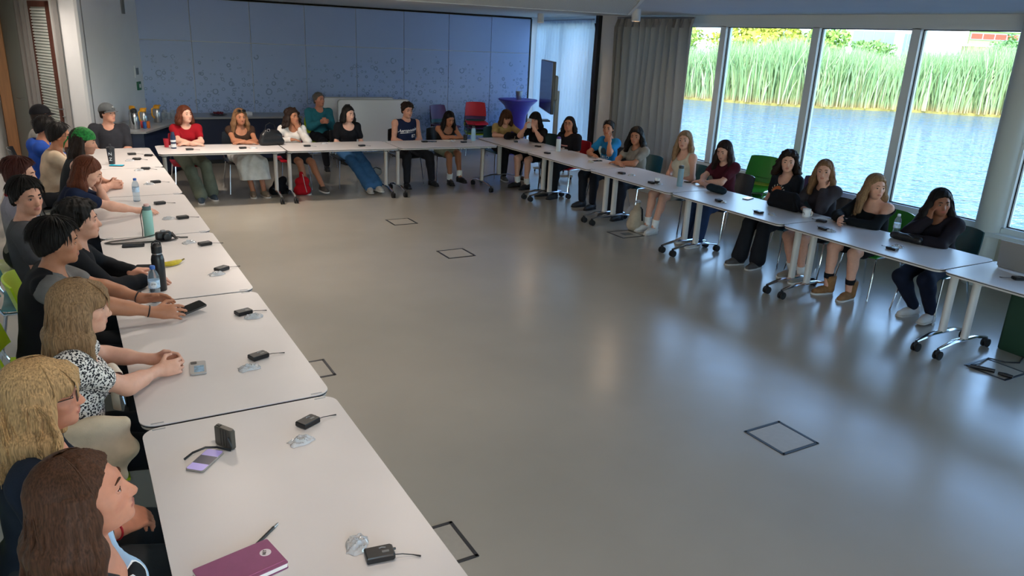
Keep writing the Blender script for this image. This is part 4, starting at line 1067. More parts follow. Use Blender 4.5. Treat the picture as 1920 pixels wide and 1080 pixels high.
def make_hair(t, spec, hd, Mh, hc, nb, Mt, s, vox, rng, fem):
    style, colr, ln = spec[:3]; opt = spec[3] if len(spec) > 3 else {}
    hm = hair_mat(colr); hv = max(.0065, min(vox, .009)) if vox > .007 else .0055
    down = ln + .14
    lo = hc - np.array([.22, .24, down]); hi = hc + np.array([.22, .22, .18])
    F = Field(lo, hi, hv)
    E = lambda c, r, k=.02, neg=False: F.ell(hd(*c), np.array(r) * s, Mh, k=k, neg=neg)
    vol = opt.get('vol', .012)
    E((0, -.016, .033), (.078 + vol, .100 + vol, .090 + vol * 1.1))
    if style in ('short', 'bun', 'curlyshort'):
        E((0, -.05, -.03), (.070 + vol * .5, .055 + vol * .5, .06))
        for q in (1, -1): E((q * .068, .004, .004), (.014, .022, .035))
    # keep the face clear: cut in front of the hairline
    if opt.get('bangs'):
        F.cut(hd(0, .060, .030), Mh @ np.array([0, .85, -.53]))
        F.cap(hd(-.05, .078, .048), hd(.05, .078, .048), .020 * s, k=.03); F.cap(hd(-.055, .070, .03), hd(.055, .070, .03), .013 * s, k=.02); E((0, .06, .075), (.06, .035, .03))
    else: F.cut(hd(0, .066, .068), Mh @ np.array([0, .80, -.60]))
    if style in ('short', 'bun', 'curlyshort'): F.cut(hd(0, -.03, -.038), Mh @ np.array([0, .5, -.86]))
    # hanging part in the gravity frame, pushed outside neck and shoulders
    tips = []
    if style in ('long', 'bob', 'curly'):
        back = Mh @ np.array([0, -1, 0]); back[2] = 0; back = unit(back); rt = np.cross(np.array([0, 0, 1]), back) * -1; rt = unit(rt)
        if rt @ (Mh @ np.array([1, 0, 0])) < 0: rt = -rt
        for a in np.linspace(-1, 1, 13):
            an = a * opt.get('wrap', 1.9)           # 0 = straight back, +-1.9 = beside the cheeks
            u = back * math.cos(an) + rt * math.sin(an)
            p0 = hc + (Mh @ np.array([0, -.012, .0])) * s + u * np.array([1, 1, 0]) * (.074 + vol) * s
            l = ln * (1 - .12 * abs(a)) * rng.uniform(.92, 1.05)
            sp = opt.get('spread', .03) + (.02 if l > .16 else 0) * abs(math.cos(an))
            p1 = p0 + u * sp * .6 + np.array([0, 0, -.10]); p2 = p0 + u * (sp + .01 * math.sin(7 * a)) + np.array([0, 0, -l])
            r0 = .024 * s; r1 = opt.get('tip', .018)
            F.cap(p0 + np.array([0, 0, .04]), p0 + np.array([0, 0, -.02]), .016 * s, r0, k=.02); F.cap(p0 + np.array([0, 0, -.02]), p1, r0, .026, k=.03); F.cap(p1, p2, .026, r1, k=.03)
            tips.append((p0, p1, p2, u))
    if style == 'bun':
        E((0, -.135, .03), (.04, .035, .04))
    if style in ('curly', 'curlyshort'):
        for _ in range(opt.get('curls', 90)):
            if style == 'curly' and rng.uniform() < .55 and tips:
                p0, p1, p2, u = tips[rng.integers(len(tips))]; f = rng.uniform(0, 1); c = p0 + (p2 - p0) * f + u * rng.uniform(-.005, .03) + rng.normal(0, .006, 3)
            else:
                d = unit(rng.normal(0, 1, 3)); d[2] = abs(d[2]) * .9 + .05
                if d[1] > .55 and d[2] < .5: continue
                c = hd(d[0] * (.08 + vol), -.016 + d[1] * (.10 + vol), .033 + d[2] * (.09 + vol))
            F.ell(c, np.array([.018, .018, .018]) * rng.uniform(.7, 1.25), k=.008)
    # strand grooves around the head axis
    X = (F.ax[0][:, None, None] - hc[0], F.ax[1][None, :, None] - hc[1], F.ax[2][None, None, :] - hc[2])
    th = np.arctan2(X[0], X[1] + .02); ph = rng.uniform(0, 6.28, 3); amp = .0024 if vox > .007 else .0013
    F.D += (np.sin(th * 31 + ph[0] + 2 * np.sin(X[2] * 17 + ph[1])) * amp + np.sin(th * 13 + ph[2] + 3 * np.sin(X[2] * 8)) * amp * .9).astype(np.float32)
    V, Q = F.mesh()
    ho = obj('hair', np_mesh('hair', V, Q, hm), t)
    nl = opt.get('locks', 0)
    if nl:
        m = MB()
        for i in range(nl):
            if style in ('long', 'bob', 'curly'):
                p0, p1, p2, u = tips[rng.integers(len(tips))]
                a = math.atan2((Mh.T @ u)[0], (Mh.T @ u)[1]) + rng.normal(0, .12)
                pts = []
                for th_ in np.linspace(.12, 1.5, 6):
                    pts.append(hd(math.sin(a) * math.sin(th_) * (.082 + vol), -.016 + math.cos(a) * math.sin(th_) * (.104 + vol), .033 + math.cos(th_) * (.094 + vol * 1.1)))
                l = rng.uniform(.75, 1.1); ww = opt.get('wave', .006)
                side_ = np.cross(u, [0, 0, 1]); e = pts[-1]; ex = rng.uniform(.006, .024)
                for f in np.linspace(.15, 1, 7):
                    tgt = p0 + (p2 - p0) * f * l + u * (ex + .012)
                    pz = a * 5.0 + rng.normal(0, .25); wv = side_ * math.sin(f * 10 + pz) * ww + u * math.cos(f * 9 + pz * 1.3) * ww * .8
                    pts.append(e * max(0, 1 - f * 2.2) + tgt * min(1, f * 2.2) + wv + side_ * rng.normal(0, .002))
                r = np.interp(np.linspace(0, 1, len(pts)), [0, .2, .7, 1], [.0014, .0030, .0028, .0007] if vox < .0068 else [.003, .0055, .005, .001]) * rng.uniform(.7, 1.15)
            else:
                a = rng.uniform(-PI, PI); th0 = rng.uniform(.05, 1.35); pts = []
                tz = rng.uniform(0, .045); lnk = rng.uniform(.35, .85); lim = rng.uniform(1.05, opt.get('fringe', 1.25))
                for th_ in np.linspace(th0, th0 + lnk, 5):
                    k = .010 + tz * (th_ - th0)
                    aa = a + .25 * math.sin(i)
                    if abs(aa) < .9 and th_ > lim: continue
                    if th_ > 1.9: continue
                    pts.append(hd(math.sin(aa) * math.sin(th_) * (.080 + vol + k * .5), -.016 + math.cos(aa) * math.sin(th_) * (.102 + vol + k * .5), .033 + math.cos(th_) * (.092 + vol + k * .5)))
                if len(pts) < 3: continue
                r = np.interp(np.linspace(0, 1, len(pts)), [0, .4, 1], [.002, .0042, .0008])
            m.tube(pts, r, 5, flat=.7)
        # bangs
        if opt.get('bangs'):
            for i in range(34):
                x = rng.uniform(-.07, .07); pts = [hd(x * .25, .03, .128), hd(x * .7, .078, .10), hd(x * .95, .104, .062), hd(x * 1.1 + .006 * math.sin(i), .104, .026 + rng.uniform(-.012, .012) - abs(x) * .3)]
                m.tube(pts, [.003, .007, .006, .001], 5, flat=.6)
        if m.v: m.build('hair_locks', hm, ho)

def spotted_fabric():
    m = mat('spotted_blouse', 'e6e0da', .85, spec=.2)
    N, L = nodes_of(m); b = N['Principled BSDF']; tc = N.new('ShaderNodeTexCoord'); v = N.new('ShaderNodeTexVoronoi'); v.inputs['Scale'].default_value = 105
    n = N.new('ShaderNodeTexNoise'); n.inputs['Scale'].default_value = 90; ad = N.new('ShaderNodeVectorMath'); ad.operation = 'MULTIPLY_ADD'; ad.inputs[1].default_value = (.012,) * 3
    L(tc.outputs['Object'], n.inputs[0]); L(n.outputs['Color'], ad.inputs[0]); L(tc.outputs['Object'], ad.inputs[2]); L(ad.outputs[0], v.inputs['Vector'])
    mr = N.new('ShaderNodeMapRange'); mr.inputs[1].default_value = .46; mr.inputs[2].default_value = .54; L(v.outputs['Distance'], mr.inputs[0])
    mix = N.new('ShaderNodeMix'); mix.data_type = 'RGBA'; mix.inputs[6].default_value = (*srgb('2b2a30'), 1); mix.inputs[7].default_value = (*srgb('e6e0da'), 1)
    L(mr.outputs[0], mix.inputs[0]); L(mix.outputs[2], b.inputs['Base Color']); return m
def striped_fabric():
    m = mat('striped_blouse', 'a9c3dc', .8, spec=.2)
    N, L = nodes_of(m); b = N['Principled BSDF']; tc = N.new('ShaderNodeTexCoord')
    w = N.new('ShaderNodeTexWave'); w.bands_direction = 'DIAGONAL'; w.inputs['Scale'].default_value = 5.5; w.inputs['Distortion'].default_value = 5; w.inputs['Detail'].default_value = 1; w.inputs['Detail Scale'].default_value = .8
    L(tc.outputs['Object'], w.inputs[0]); r = N.new('ShaderNodeValToRGB'); r.color_ramp.interpolation = 'CONSTANT'
    e = r.color_ramp.elements; e[0].color = (*srgb('16181c'), 1); e[1].position = .16; e[1].color = (*srgb('f0f2f4'), 1)
    k = e.new(.26); k.color = (*srgb('9fbfdd'), 1)
    L(w.outputs[0], r.inputs[0]); L(r.outputs[0], b.inputs['Base Color']); return m

E_, W_, S_ = -PI / 2, PI / 2, PI      # headings: towards the windows, towards the left wall, towards the camera end
# --- left row, facing the windows
person('L1', 'woman with long brown hair in a striped blue blouse beside the magenta notebook', 'woman in the striped blue blouse', (-.07, 1.95, 1.18), E_ - .05, skin='ruddy', s=.97, lean=.06, hy=.0, hp=-.22, hair=('long', 'brown', .27, dict(locks=800, wave=.004, vol=.014, wrap=1.75, spread=.03)), top=('cap', 'a9c3dc'), topmat=striped_fabric(), neck='scoop', bottom=('trousers', '26282a'), R='lap', L='lap', vox=.0062, chair='lime green')
person('L2', 'woman with wavy blonde hair and dark glasses in a navy T-shirt', 'blonde woman in glasses and navy T-shirt', (-.17, 2.63, 1.17), E_, skin='ruddy', s=.98, lean=.08, hy=-.05, hp=-.02, build=1.12, hair=('long', 'blonde', .22, dict(locks=950, wave=.014, vol=.018, bangs=1, wrap=1.8, spread=.045, tip=.022)), top=('tee', '1d2533'), neck='scoop', bottom=('trousers', '33363a'), R='lap', L='lap', glasses=True, vox=.0062, chair='lime green')
person('L3', 'woman with straight dark blonde hair in a black and white spotted blouse, hands clasped', 'woman in the spotted blouse', (-.04, 3.48, 1.17), E_ + .02, skin='fair', s=.97, lean=.18, hy=-.02, hp=.06, build=1.1, hair=('long', 'darkblonde', .25, dict(locks=750, wave=.003, vol=.014, bangs=1, wrap=1.75, spread=.03)), top=('blouse', 'e6e0da'), topmat=spotted_fabric(), neck='scoop', bottom=('trousers', '14161c'), R=dict(w=(.235, 3.60, .785), world=1, d=(-.15, .95, 0), n=(-.9, -.2, -.3), curl=.75, pole=(1.2, -.4, -.6)), L=dict(w=(.235, 3.74, .785), world=1, d=(.2, .95, 0), n=(.95, -.2, -.2), curl=.75, pole=(-1.2, -.4, -.6)), vox=.0066, chair='lime green')
person('L4', 'young man with tousled black hair in a grey T-shirt, holding a phone', 'young man in the grey T-shirt with a phone', (-.12, 4.62, 1.18), E_, sex='m', skin='tan', s=1.0, lean=.16, hy=.0, hp=.06, hair=('short', 'black', .1, dict(locks=420, vol=.020, fringe=1.45)), top=('tee', '6d6a68'), bottom=('trousers', '16181c'), R=dict(w=(.36, 4.36, .785), world=1, d=(.25, 1, .0), n=(-.8, 0, -.5), curl=.6, pole=(1.2, -.4, -.5)), L=dict(w=(.36, 4.55, .785), world=1, d=(.15, 1, 0), n=(.7, 0, -.6), curl=.45, pole=(-1.2, -.4, -.5)), vox=.007, chair='lime green')
person('L5', 'young man with curly black hair in a black sweater, forearms on the table', 'curly-haired young man in the black sweater', (.0, 5.2, 1.16), E_, sex='m', skin='light', s=.98, lean=.2, hy=-.05, hp=.0, hair=('curlyshort', 'black', .1, dict(curls=170, vol=.018, locks=160)), top=('long', '14161b'), bottom=('trousers', '1c1f26'), R=dict(w=(.30, 5.06, .785), world=1, d=(.1, 1, 0), n=(-.4, 0, -1), curl=.5, pole=(1.2, -.3, -.5)), L=dict(w=(.26, 5.27, .785), world=1, d=(-.2, 1, 0), n=(.3, 0, -1), curl=.5, pole=(-1.2, -.3, -.5)), vox=.0075, chair='lime green')
person('L6', 'young man with straight black hair in a charcoal shirt, face turned to the room', 'young man in the charcoal shirt', (-.29, 5.93, 1.18), E_, sex='m', skin='light', s=1.0, lean=.02, hy=-.95, hp=.05, hair=('short', 'black', .1, dict(locks=300, vol=.018, fringe=1.4)), top=('tee', '4b4a4d'), bottom=('trousers', '1b1d22'), R='lap', L='lap', vox=.008, chair='teal')
person('L8', 'person with dark reddish-brown hair and red collar, half hidden behind the man in charcoal', 'person with reddish-brown hair and red collar', (-.35, 6.83, 1.18), E_, sex='m', skin='fair', s=.98, lean=.05, hy=-.25, hp=.08, hair=('short', 'maroon', .1, dict(locks=220, vol=.020)), top=('long', '8d8691'), bottom=('trousers', '2a2c33'), R='lap', L='lap', vox=.009, chair='lime green')
person('L7', 'woman with long brown hair in a navy T-shirt, head propped on one hand', 'long-haired woman in the navy T-shirt', (.10, 7.2, 1.12), E_, skin='fair', s=.97, lean=.36, hy=.05, hp=.55, hair=('long', 'auburn', .30, dict(locks=80, wave=.003, wrap=1.2, vol=.012)), top=('tee', '16203a'), bottom=('trousers', '23262e'), L='brow', R=dict(w=(.46, 7.12, .782), world=1, d=(.05, 1, 0), n=(-.2, 0, -1), curl=.4, pole=(1.1, -.3, -.4)), vox=.008, chair='teal')
person('L9', 'long-haired person in a green bandana and dark sleeveless top, hands clasped on the table', 'person in the green bandana', (.12, 8.33, 1.22), E_, sex='m', skin='light', s=1.0, lean=.28, hy=-.15, hp=.15, hair=('long', 'darkbrown', .28, dict(locks=60, wrap=1.5, vol=.008)), top=('tank', '25282c'), bottom=('trousers', '1f2228'), R=dict(w=(.30, 8.36, .785), world=1, d=(-.3, .9, 0), n=(-.9, -.2, -.2), curl=.75, pole=(1.1, -.2, -.5)), L=dict(w=(.30, 8.48, .785), world=1, d=(.4, .9, 0), n=(.9, -.2, -.2), curl=.75, pole=(-1.1, -.2, -.5)), beard=True, vox=.009, chair='black')
person('L10', 'person with black hair and glasses in a beige shirt', 'person in the beige shirt', (-.08, 9.12, 1.18), E_, sex='m', skin='tan', s=.97, lean=.25, hy=-.1, hp=.1, hair=('short', 'black', .1, dict(locks=60, vol=.02)), top=('tee', 'c2ab92'), bottom=('trousers', '2a2c30'), R='fold', L='fold', glasses=True, vox=.0095, chair='black')
person('L11', 'person with black hair in a bright blue hooded sweatshirt', 'person in the blue hooded sweatshirt', (-.21, 9.9, 1.17), E_, sex='m', skin='tan', s=.97, lean=.2, hy=-.1, hp=.12, hair=('short', 'black', .1, dict(locks=60, vol=.018)), top=('hoodie', '24489a'), bottom=('trousers', '1d2026'), R='fold', L='fold', vox=.0095, chair='black')
person('L12', 'person in a black peaked cap and pale jacket beside the glazed door', 'person in the black cap', (-.25, 10.75, 1.21), E_, sex='m', skin='light', s=1.0, lean=.1, hy=-.1, hp=.05, hair=('short', 'darkbrown', .1, dict(vol=.006)), top=('long', '8f8b86'), bottom=('trousers', '2b2d33'), R='lap', L='lap', vox=.0095, chair='black')
person('L13', 'man in a grey cap and dark collared shirt at the table end by the counter', 'man in the grey cap', (.48, 11.42, 1.17), S_, sex='m', skin='light', s=.98, lean=-.03, hy=.75, hp=-.02, hair=('short', 'darkbrown', .1, dict(vol=.006)), top=('collar', '33343a'), neck='v', bottom=('trousers', '22242a'), R='lap', L='lap', vox=.0095, chair='black')
# --- back row, facing the open floor
person('B1', 'person with chin-length auburn hair in a red T-shirt, arms folded on the table', 'person in the red T-shirt', (1.44, 11.55, 1.13), S_, skin='pale', s=.95, lean=.16, hy=.5, hp=-.08, hair=('bob', 'auburn', .10, dict(locks=60, vol=.014, wrap=1.7)), top=('tee', '9a1320'), bottom=('wide', '6b7263'), R='fold', L='fold', feet=((-.05, .62), (-.22, .45)), chair='red', shoes='3a4a58')
person('B2', 'woman with light brown hair and sunglasses on her head in a brown top', 'woman with sunglasses on her head', (2.17, 11.55, 1.09), S_, skin='tan', s=.94, lean=.2, hy=.1, hp=.02, hair=('long', 'lightbrown', .26, dict(locks=60, vol=.012, wrap=1.8)), top=('cap', '3c2b22'), neck='scoop', bottom=('skirt', 'd8d8d4'), R='fold', L='fold', feet=((-.05, .45), (-.2, .48)), shoes='8a7a68', chair='black')
person('B3', 'woman with curly dark hair in a white long-sleeved blouse, chin on her hand', 'woman in the white blouse', (2.92, 11.55, 1.09), S_, skin='tan', s=.94, lean=.22, hy=.45, hp=-.05, hair=('curly', 'darkbrown', .16, dict(curls=140, vol=.02, wrap=1.8, spread=.05)), top=('long', 'e2dcd6'), neck='v', bottom=('shorts', '2a2a30'), R=dict(w=(.10, .34, .785), d=(-1, .2, 0), n=(0, 0, -1), pole=(1.1, -.1, -.5)), L='chin', feet=((-.1, .42), (-.28, .60, .13)), shoes='4a4440', chair='red')
person('B4', 'grey-haired man in a teal shirt sitting apart in front of the blue wall, hands clasped', 'grey-haired man in the teal shirt', (3.89, 13.5, 1.17), S_, sex='m', skin='ruddy', s=1.0, lean=-.06, hy=.4, hp=-.05, hair=('short', 'grey', .1, dict(locks=40, vol=.006)), top=('shirt', '2f7684'), neck='v', bottom=('trousers', '191b22'), R=dict(w=(.05, .25, .82), d=(-.5, .8, .2), n=(-.9, -.2, -.2), curl=.8), L=dict(w=(-.05, .25, .82), d=(.5, .8, .2), n=(.9, -.2, -.2), curl=.8), feet=((.02, .42), (-.22, .62, .22)), chair='lime green', shoes='1a1a1c')
person('B5', 'young woman with a black bob and hair clip in a black T-shirt and blue jeans', 'young woman with the black bob', (3.79, 11.58, 1.12), S_, skin='pale', s=.95, lean=.04, hy=.35, hp=.08, hair=('bob', 'black', .12, dict(locks=50, vol=.012, wrap=1.7)), top=('tee', '14161c'), neck='scoop', bottom=('wide', '3f6a96'), R='lap', L='lap', feet=((-.12, .66), (-.24, .72)), chair='black', shoes='b9b4ac')
person('B6', 'young man in a navy sleeveless sports shirt with white lettering', 'young man in the navy sleeveless shirt', (4.76, 11.58, 1.17), S_, sex='m', skin='light', s=.98, lean=.06, hy=.1, hp=.12, hair=('curlyshort', 'darkbrown', .1, dict(curls=110, vol=.014)), top=('vest', '18233f'), bottom=('trousers', '2b2b30'), R='lap', L='lap', feet=((.16, .45), (-.32, .35)), chair='black', build=1.04)
person('B7', 'young woman in a black tank top looking down with arms crossed on the table', 'young woman in the black tank top', (5.45, 11.46, 1.04), S_, skin='tan', s=.94, lean=.34, hy=.05, hp=.42, hair=('long', 'black', .2, dict(locks=50, vol=.01, wrap=1.6)), top=('tank', '191a1d'), neck='scoop', bottom=('shorts', '6f7666'), R='fold', L='fold', feet=((.06, .40), (-.02, .60, .16)), sock='e8e8e4', chair='black', shoes='1a1a1c')
person('B8', 'young woman with brown fringe in a sand-coloured shirt, busy with the black camera bag', 'young woman in the sand-coloured shirt', (6.56, 11.52, 1.05), S_, skin='fair', s=.94, lean=.3, hy=.0, hp=.4, hair=('long', 'brown', .16, dict(locks=50, vol=.014, bangs=1, wrap=1.7)), top=('tee', 'b69a63'), bottom=('trousers', '191b20'), R='flat', L='flat', feet=((.12, .38), (-.18, .42)), chair='dark teal', shoes='55504a')
# --- right row, backs to the windows
person('R1', 'young woman with black fringe in a black T-shirt taking a picture with her phone', 'young woman taking a picture', (6.62, 10.68, 1.10), W_ + .25, skin='fair', s=.94, lean=.3, hy=.35, hp=.05, hair=('long', 'black', .22, dict(locks=50, vol=.012, bangs=1, wrap=1.7)), top=('tee', '15161a'), bottom=('shorts', '1a1b20'), R='camera', L='camera', chair='dark teal', shoes='1a1a1c', sock='e4e4e0')
person('R2', 'person with shoulder-length dark hair in a black T-shirt with white print', 'person in the printed black T-shirt', (6.76, 9.9, 1.11), W_ + .2, sex='m', skin='tan', s=.95, lean=.1, hy=.5, hp=-.12, hair=('bob', 'black', .12, dict(locks=50, vol=.008, wrap=1.5)), top=('tee', '16151a'), bottom=('trousers', '15171c'), R='lap', L='lap', glasses=True, chair='red')
person('R3', 'person with tied-back dark hair in a bright blue T-shirt, hand over mouth', 'person in the bright blue T-shirt', (6.86, 9.02, 1.15), W_ + .15, skin='tan', s=.95, lean=.12, hy=.45, hp=.02, hair=('bun', 'black', .1, dict(vol=.006, locks=20)), top=('tee', '1f78ac'), bottom=('trousers', '1c1f26'), L='mouth', R=dict(w=(.02, .36, .785), d=(-1, .2, 0), n=(0, 0, -1), pole=(1.1, -.1, -.5)), chair='black')
person('R4', 'young woman with long wavy black hair in a taupe T-shirt, arms folded', 'young woman in the taupe T-shirt', (6.80, 8.3, 1.13), W_ + .1, skin='tan', s=.95, lean=.18, hy=.5, hp=.1, hair=('long', 'black', .26, dict(locks=70, wave=.01, vol=.018, wrap=1.8, spread=.04)), top=('tee', '8f867c'), bottom=('trousers', '20222a'), R='fold', L='fold', chair='dark teal')
person('R5', 'young woman with long straight blonde hair in a cream tank top', 'young woman in the cream tank top', (6.92, 7.46, 1.18), W_ + .05, skin='fair', s=.97, lean=.08, hy=.5, hp=-.02, hair=('long', 'darkblonde', .32, dict(locks=80, wave=.003, vol=.010, wrap=1.75)), top=('tank', 'cfc4ae'), neck='scoop', bottom=('shorts', 'a9a49a'), R='lap', L='lap', feet=((.08, .50), (-.08, .52)), sock='e8e8e4', shoes='d8d6d0', chair='dark teal')
person('R6', 'young woman with long dark hair in a maroon T-shirt, arms folded', 'young woman in the maroon T-shirt', (6.90, 6.73, 1.15), W_, skin='fair', s=.96, lean=.16, hy=.3, hp=.32, hair=('long', 'darkbrown', .3, dict(locks=80, wave=.003, vol=.010, wrap=1.75)), top=('tee', '4a1522'), bottom=('wide', '22314e'), R='fold', L='fold', feet=((.1, .45), (-.1, .5)), shoes='b8aea4', chair='black')
person('R7', 'young woman with curly shoulder-length dark hair in a dark T-shirt with an orange print', 'young woman in the orange-printed T-shirt', (6.90, 5.75, 1.17), W_ - .05, skin='fair', s=.96, lean=.12, hy=.75, hp=.02, hair=('curly', 'darkbrown', .16, dict(curls=120, locks=40, vol=.018, wrap=1.75, spread=.05)), top=('tee', '1b1e24'), neck='scoop', bottom=('wide', '1c1e23'), R='lap', L='lap', feet=((.08, .52), (-.12, .44)), chair='dark teal', shoes='4a4542')
person('R8', 'young woman with long light brown hair in a charcoal sweater, chin on her fist', 'young woman in the charcoal sweater', (6.80, 5.19, 1.16), W_ - .05, skin='fair', s=.95, lean=.24, hy=.6, hp=.0, hair=('long', 'lightbrown', .28, dict(locks=80, wave=.003, vol=.010, wrap=1.75)), top=('long', '38343a'), bottom=('shorts', '24262c'), L='chin', R=dict(w=(-.02, .38, .785), d=(-1, .2, 0), n=(0, 0, -1), pole=(1.1, -.1, -.5)), feet=((.06, .30), (-.1, .34)), sock='e8e8e4', shoes='8f857a', chair='black')
person('R9', 'young woman with long wavy blonde hair in a black off-shoulder top, glancing aside, suede boots', 'young woman in the off-shoulder top', (6.80, 4.57, 1.11), W_ - .05, skin='fair', s=.97, lean=.3, hy=1.2, hp=.02, build=1.04, hair=('long', 'darkblonde', .3, dict(locks=90, wave=.006, vol=.014, wrap=1.75, spread=.04)), top=('off', '14181c'), neck='off', bottom=('shorts', '1b1d22'), R='clasp', L='fold', feet=((.12, .42), (-.1, .36)), sock='1a1a1e', shoes='boots', chair='green', vox=.009)
person('R10', 'young woman with long dark hair in a dark hooded top, temple resting on her hand', 'young woman in the hooded dark top', (6.74, 3.87, 1.10), W_ - .05, skin='brown', s=.96, lean=.34, hy=.95, hp=.1, hr=.12, build=1.04, hair=('long', 'black', .3, dict(locks=90, wave=.007, vol=.014, wrap=1.75, spread=.05)), top=('hoodie', '1c1820'), bottom=('trousers', '151c2e'), R='cheek', L='fold', feet=((.04, .16), (-.16, .20, .10)), shoes='d8d6d0', chair='dark teal', vox=.009)

# ------------------------------------------------------------------ prints, caps and other worn details
from mathutils.bvhtree import BVHTree
def bvh_of(o):
    me = o.data; return BVHTree.FromPolygons([v.co[:] for v in me.vertices], [p.vertices[:] for p in me.polygons])
def chest_project(c, me, zc, xc=0.0, off=.0025, ang=0.0):
    """lay a flat mesh (x right, y up as seen by a viewer facing the person) onto the shirt front"""
    bt = bvh_of(c['shirt']); tp, Mt = c['tp'], c['Mt']; fw = Vector(Mt @ np.array([0, 1., 0])); s = c['s']
    o = tp(0, 0, zc)
    for v in me.vertices:
        x, y = v.co.x + xc, v.co.y
        p = Vector(o + Mt @ np.array([-x, 0, y])) + fw * .6
        h = bt.ray_cast(p, -fw)
        v.co = (h[0] + fw * (off + max(v.co.z, 0))) if h[0] is not None else p - fw * .45
def chest_text(key, s, size, col, zc, xc=0, rot=0, name='lettering'):
    c = PEOPLE[key]; me = text_mesh(s, size, ext=.0); me.materials.clear(); me.materials.append(mat('print_' + col, col, .7))
    if rot: me.transform(Matrix.Rotation(rot, 4, 'Z'))
    chest_project(c, me, zc, xc); return obj(name, me, c['t'])
def chest_patch(key, fn, nu, nv, col, zc, xc=0, name='print'):
    c = PEOPLE[key]; me = MB().grid(lambda u, v: (*fn(u, v), 0), nu, nv).mesh('print', mat('print_' + col, col, .7)); chest_project(c, me, zc, xc); return obj(name, me, c['t'])
def shear(me, k):
    for v in me.vertices: v.co.x += v.co.y * k
def B6():
    c = PEOPLE['B6']; m = mat('print_white', 'e8e8ea', .7)
    me = text_mesh('Aeropostale', .062, ext=0, bold=True); me.materials.clear(); me.materials.append(m); shear(me, .35); me.transform(Matrix.Rotation(.10, 4, 'Z')); chest_project(c, me, .335, 0.0); obj('lettering', me, c['t'])
    chest_patch('B6', lambda u, v: (-.13 + .27 * u, -.012 + .012 * v * (1 - u) + .03 * u), 16, 2, 'e8e8ea', .29, name='swash')
    chest_text('B6', '87', .075, 'e8e8ea', .235, .085)
    me = text_mesh('C', .085, ext=0); me.materials.clear(); me.materials.append(mat('print_pale', '9fa6b4', .7)); chest_project(c, me, .13, .09); obj('emblem', me, c['t'])
B6()
def ring(r0, r1, a0=0, a1=2 * PI, sx=1, sy=1): return lambda u, v: ((r0 + (r1 - r0) * v) * math.cos(a0 + (a1 - a0) * u) * sx, (r0 + (r1 - r0) * v) * math.sin(a0 + (a1 - a0) * u) * sy)
chest_text('R3', 'WORLD', .062, 'e6ece8', .215, -.02)
chest_text('R3', 'wild', .030, '9fcf9a', .172, -.02)
chest_patch('R3', ring(.0, .052, sx=1.1), 20, 3, '12394a', .315, .02)
chest_patch('R3', lambda u, v: (-.075 + .05 * u, -.06 + .12 * v), 5, 8, 'c9d8d0', .315, -.01, 'print')
chest_patch('R7', ring(.035, .085, .1, PI - .1), 22, 5, 'c8642e', .29)
for i in range(9):
    a = .25 + i * .33
    chest_patch('R7', (lambda a: lambda u, v: ((.09 + .018 * v) * math.cos(a + .12 * (u - .5)), (.09 + .018 * v) * math.sin(a + .12 * (u - .5))))(a), 2, 2, 'd8cdb4', .29)
chest_text('R2', 'T', .085, 'e6e2dc', .22); chest_patch('R2', lambda u, v: (-.07 + .14 * u, -.01 + .02 * v), 10, 2, 'b8827a', .30); chest_patch('R2', lambda u, v: (-.08 + .05 * u, -.03 + .06 * v), 5, 6, 'a86a64', .215)
chest_patch('B7', ring(0, .035, sx=1.2), 16, 3, 'a06a62', .30)

def cap_part(key, col, brim=True, pat=None, name='cap', z=.045, rise=1.0):
    c = PEOPLE[key]; hd, Mh, s = c['hd'], c['Mh'], c['s']
    F = Field(c['hc'] - .16, c['hc'] + .19, .0065)
    F.ell(hd(0, -.014, .034), np.array([.094, .114, .108 * rise]) * s, Mh)
    F.cut(hd(0, 0, z - .012), Mh @ np.array([0, .15, -1]))
    if pat: F.ripple(.003, 70, 4)
    V, Q = F.mesh(); m = pat or fabric('cap_' + key, col)
    o = obj(name, np_mesh(name, V, Q, m), c['t'])
    if brim:
        b = MB().grid(lambda u, v: tuple(hd(math.sin((u - .5) * 2.3) * (.088 + .03 * v), -.014 + math.cos((u - .5) * 2.3) * (.106 + .062 * v * math.cos((u - .5) * 1.6)), z + .004 - .014 * v - .02 * (2 * abs(u - .5)) ** 2)), 12, 4, thick=.004)
        b.build('brim', m, o)
    return o
cap_part('L12', '17161a'); cap_part('L13', '64686b')
for q in [0]:
    c = PEOPLE['L13']; hd = c['hd']; MB().ell(hd(0, .098, .085), (.02, .006, .012), 10, 6, M=c['Mh']).build('badge', mat('cap_badge', '9aa0a2', .6), c['t'])
BAND = mat('bandana_green', '1f7a34', .85, noise=.5, nscale=55)
cap_part('L9', '1f7a34', brim=False, pat=BAND, name='bandana', z=.035, rise=.98)
c = PEOPLE['L9']; hd = c['hd']
MB().ell(hd(0, -.128, .02), (.022, .018, .018), 10, 8).tube([hd(0, -.13, .02), hd(.02, -.16, -.03), hd(.025, -.165, -.08)], [.012, .018, .006], 6, flat=.3).build('bandana_knot', BAND, c['t'])
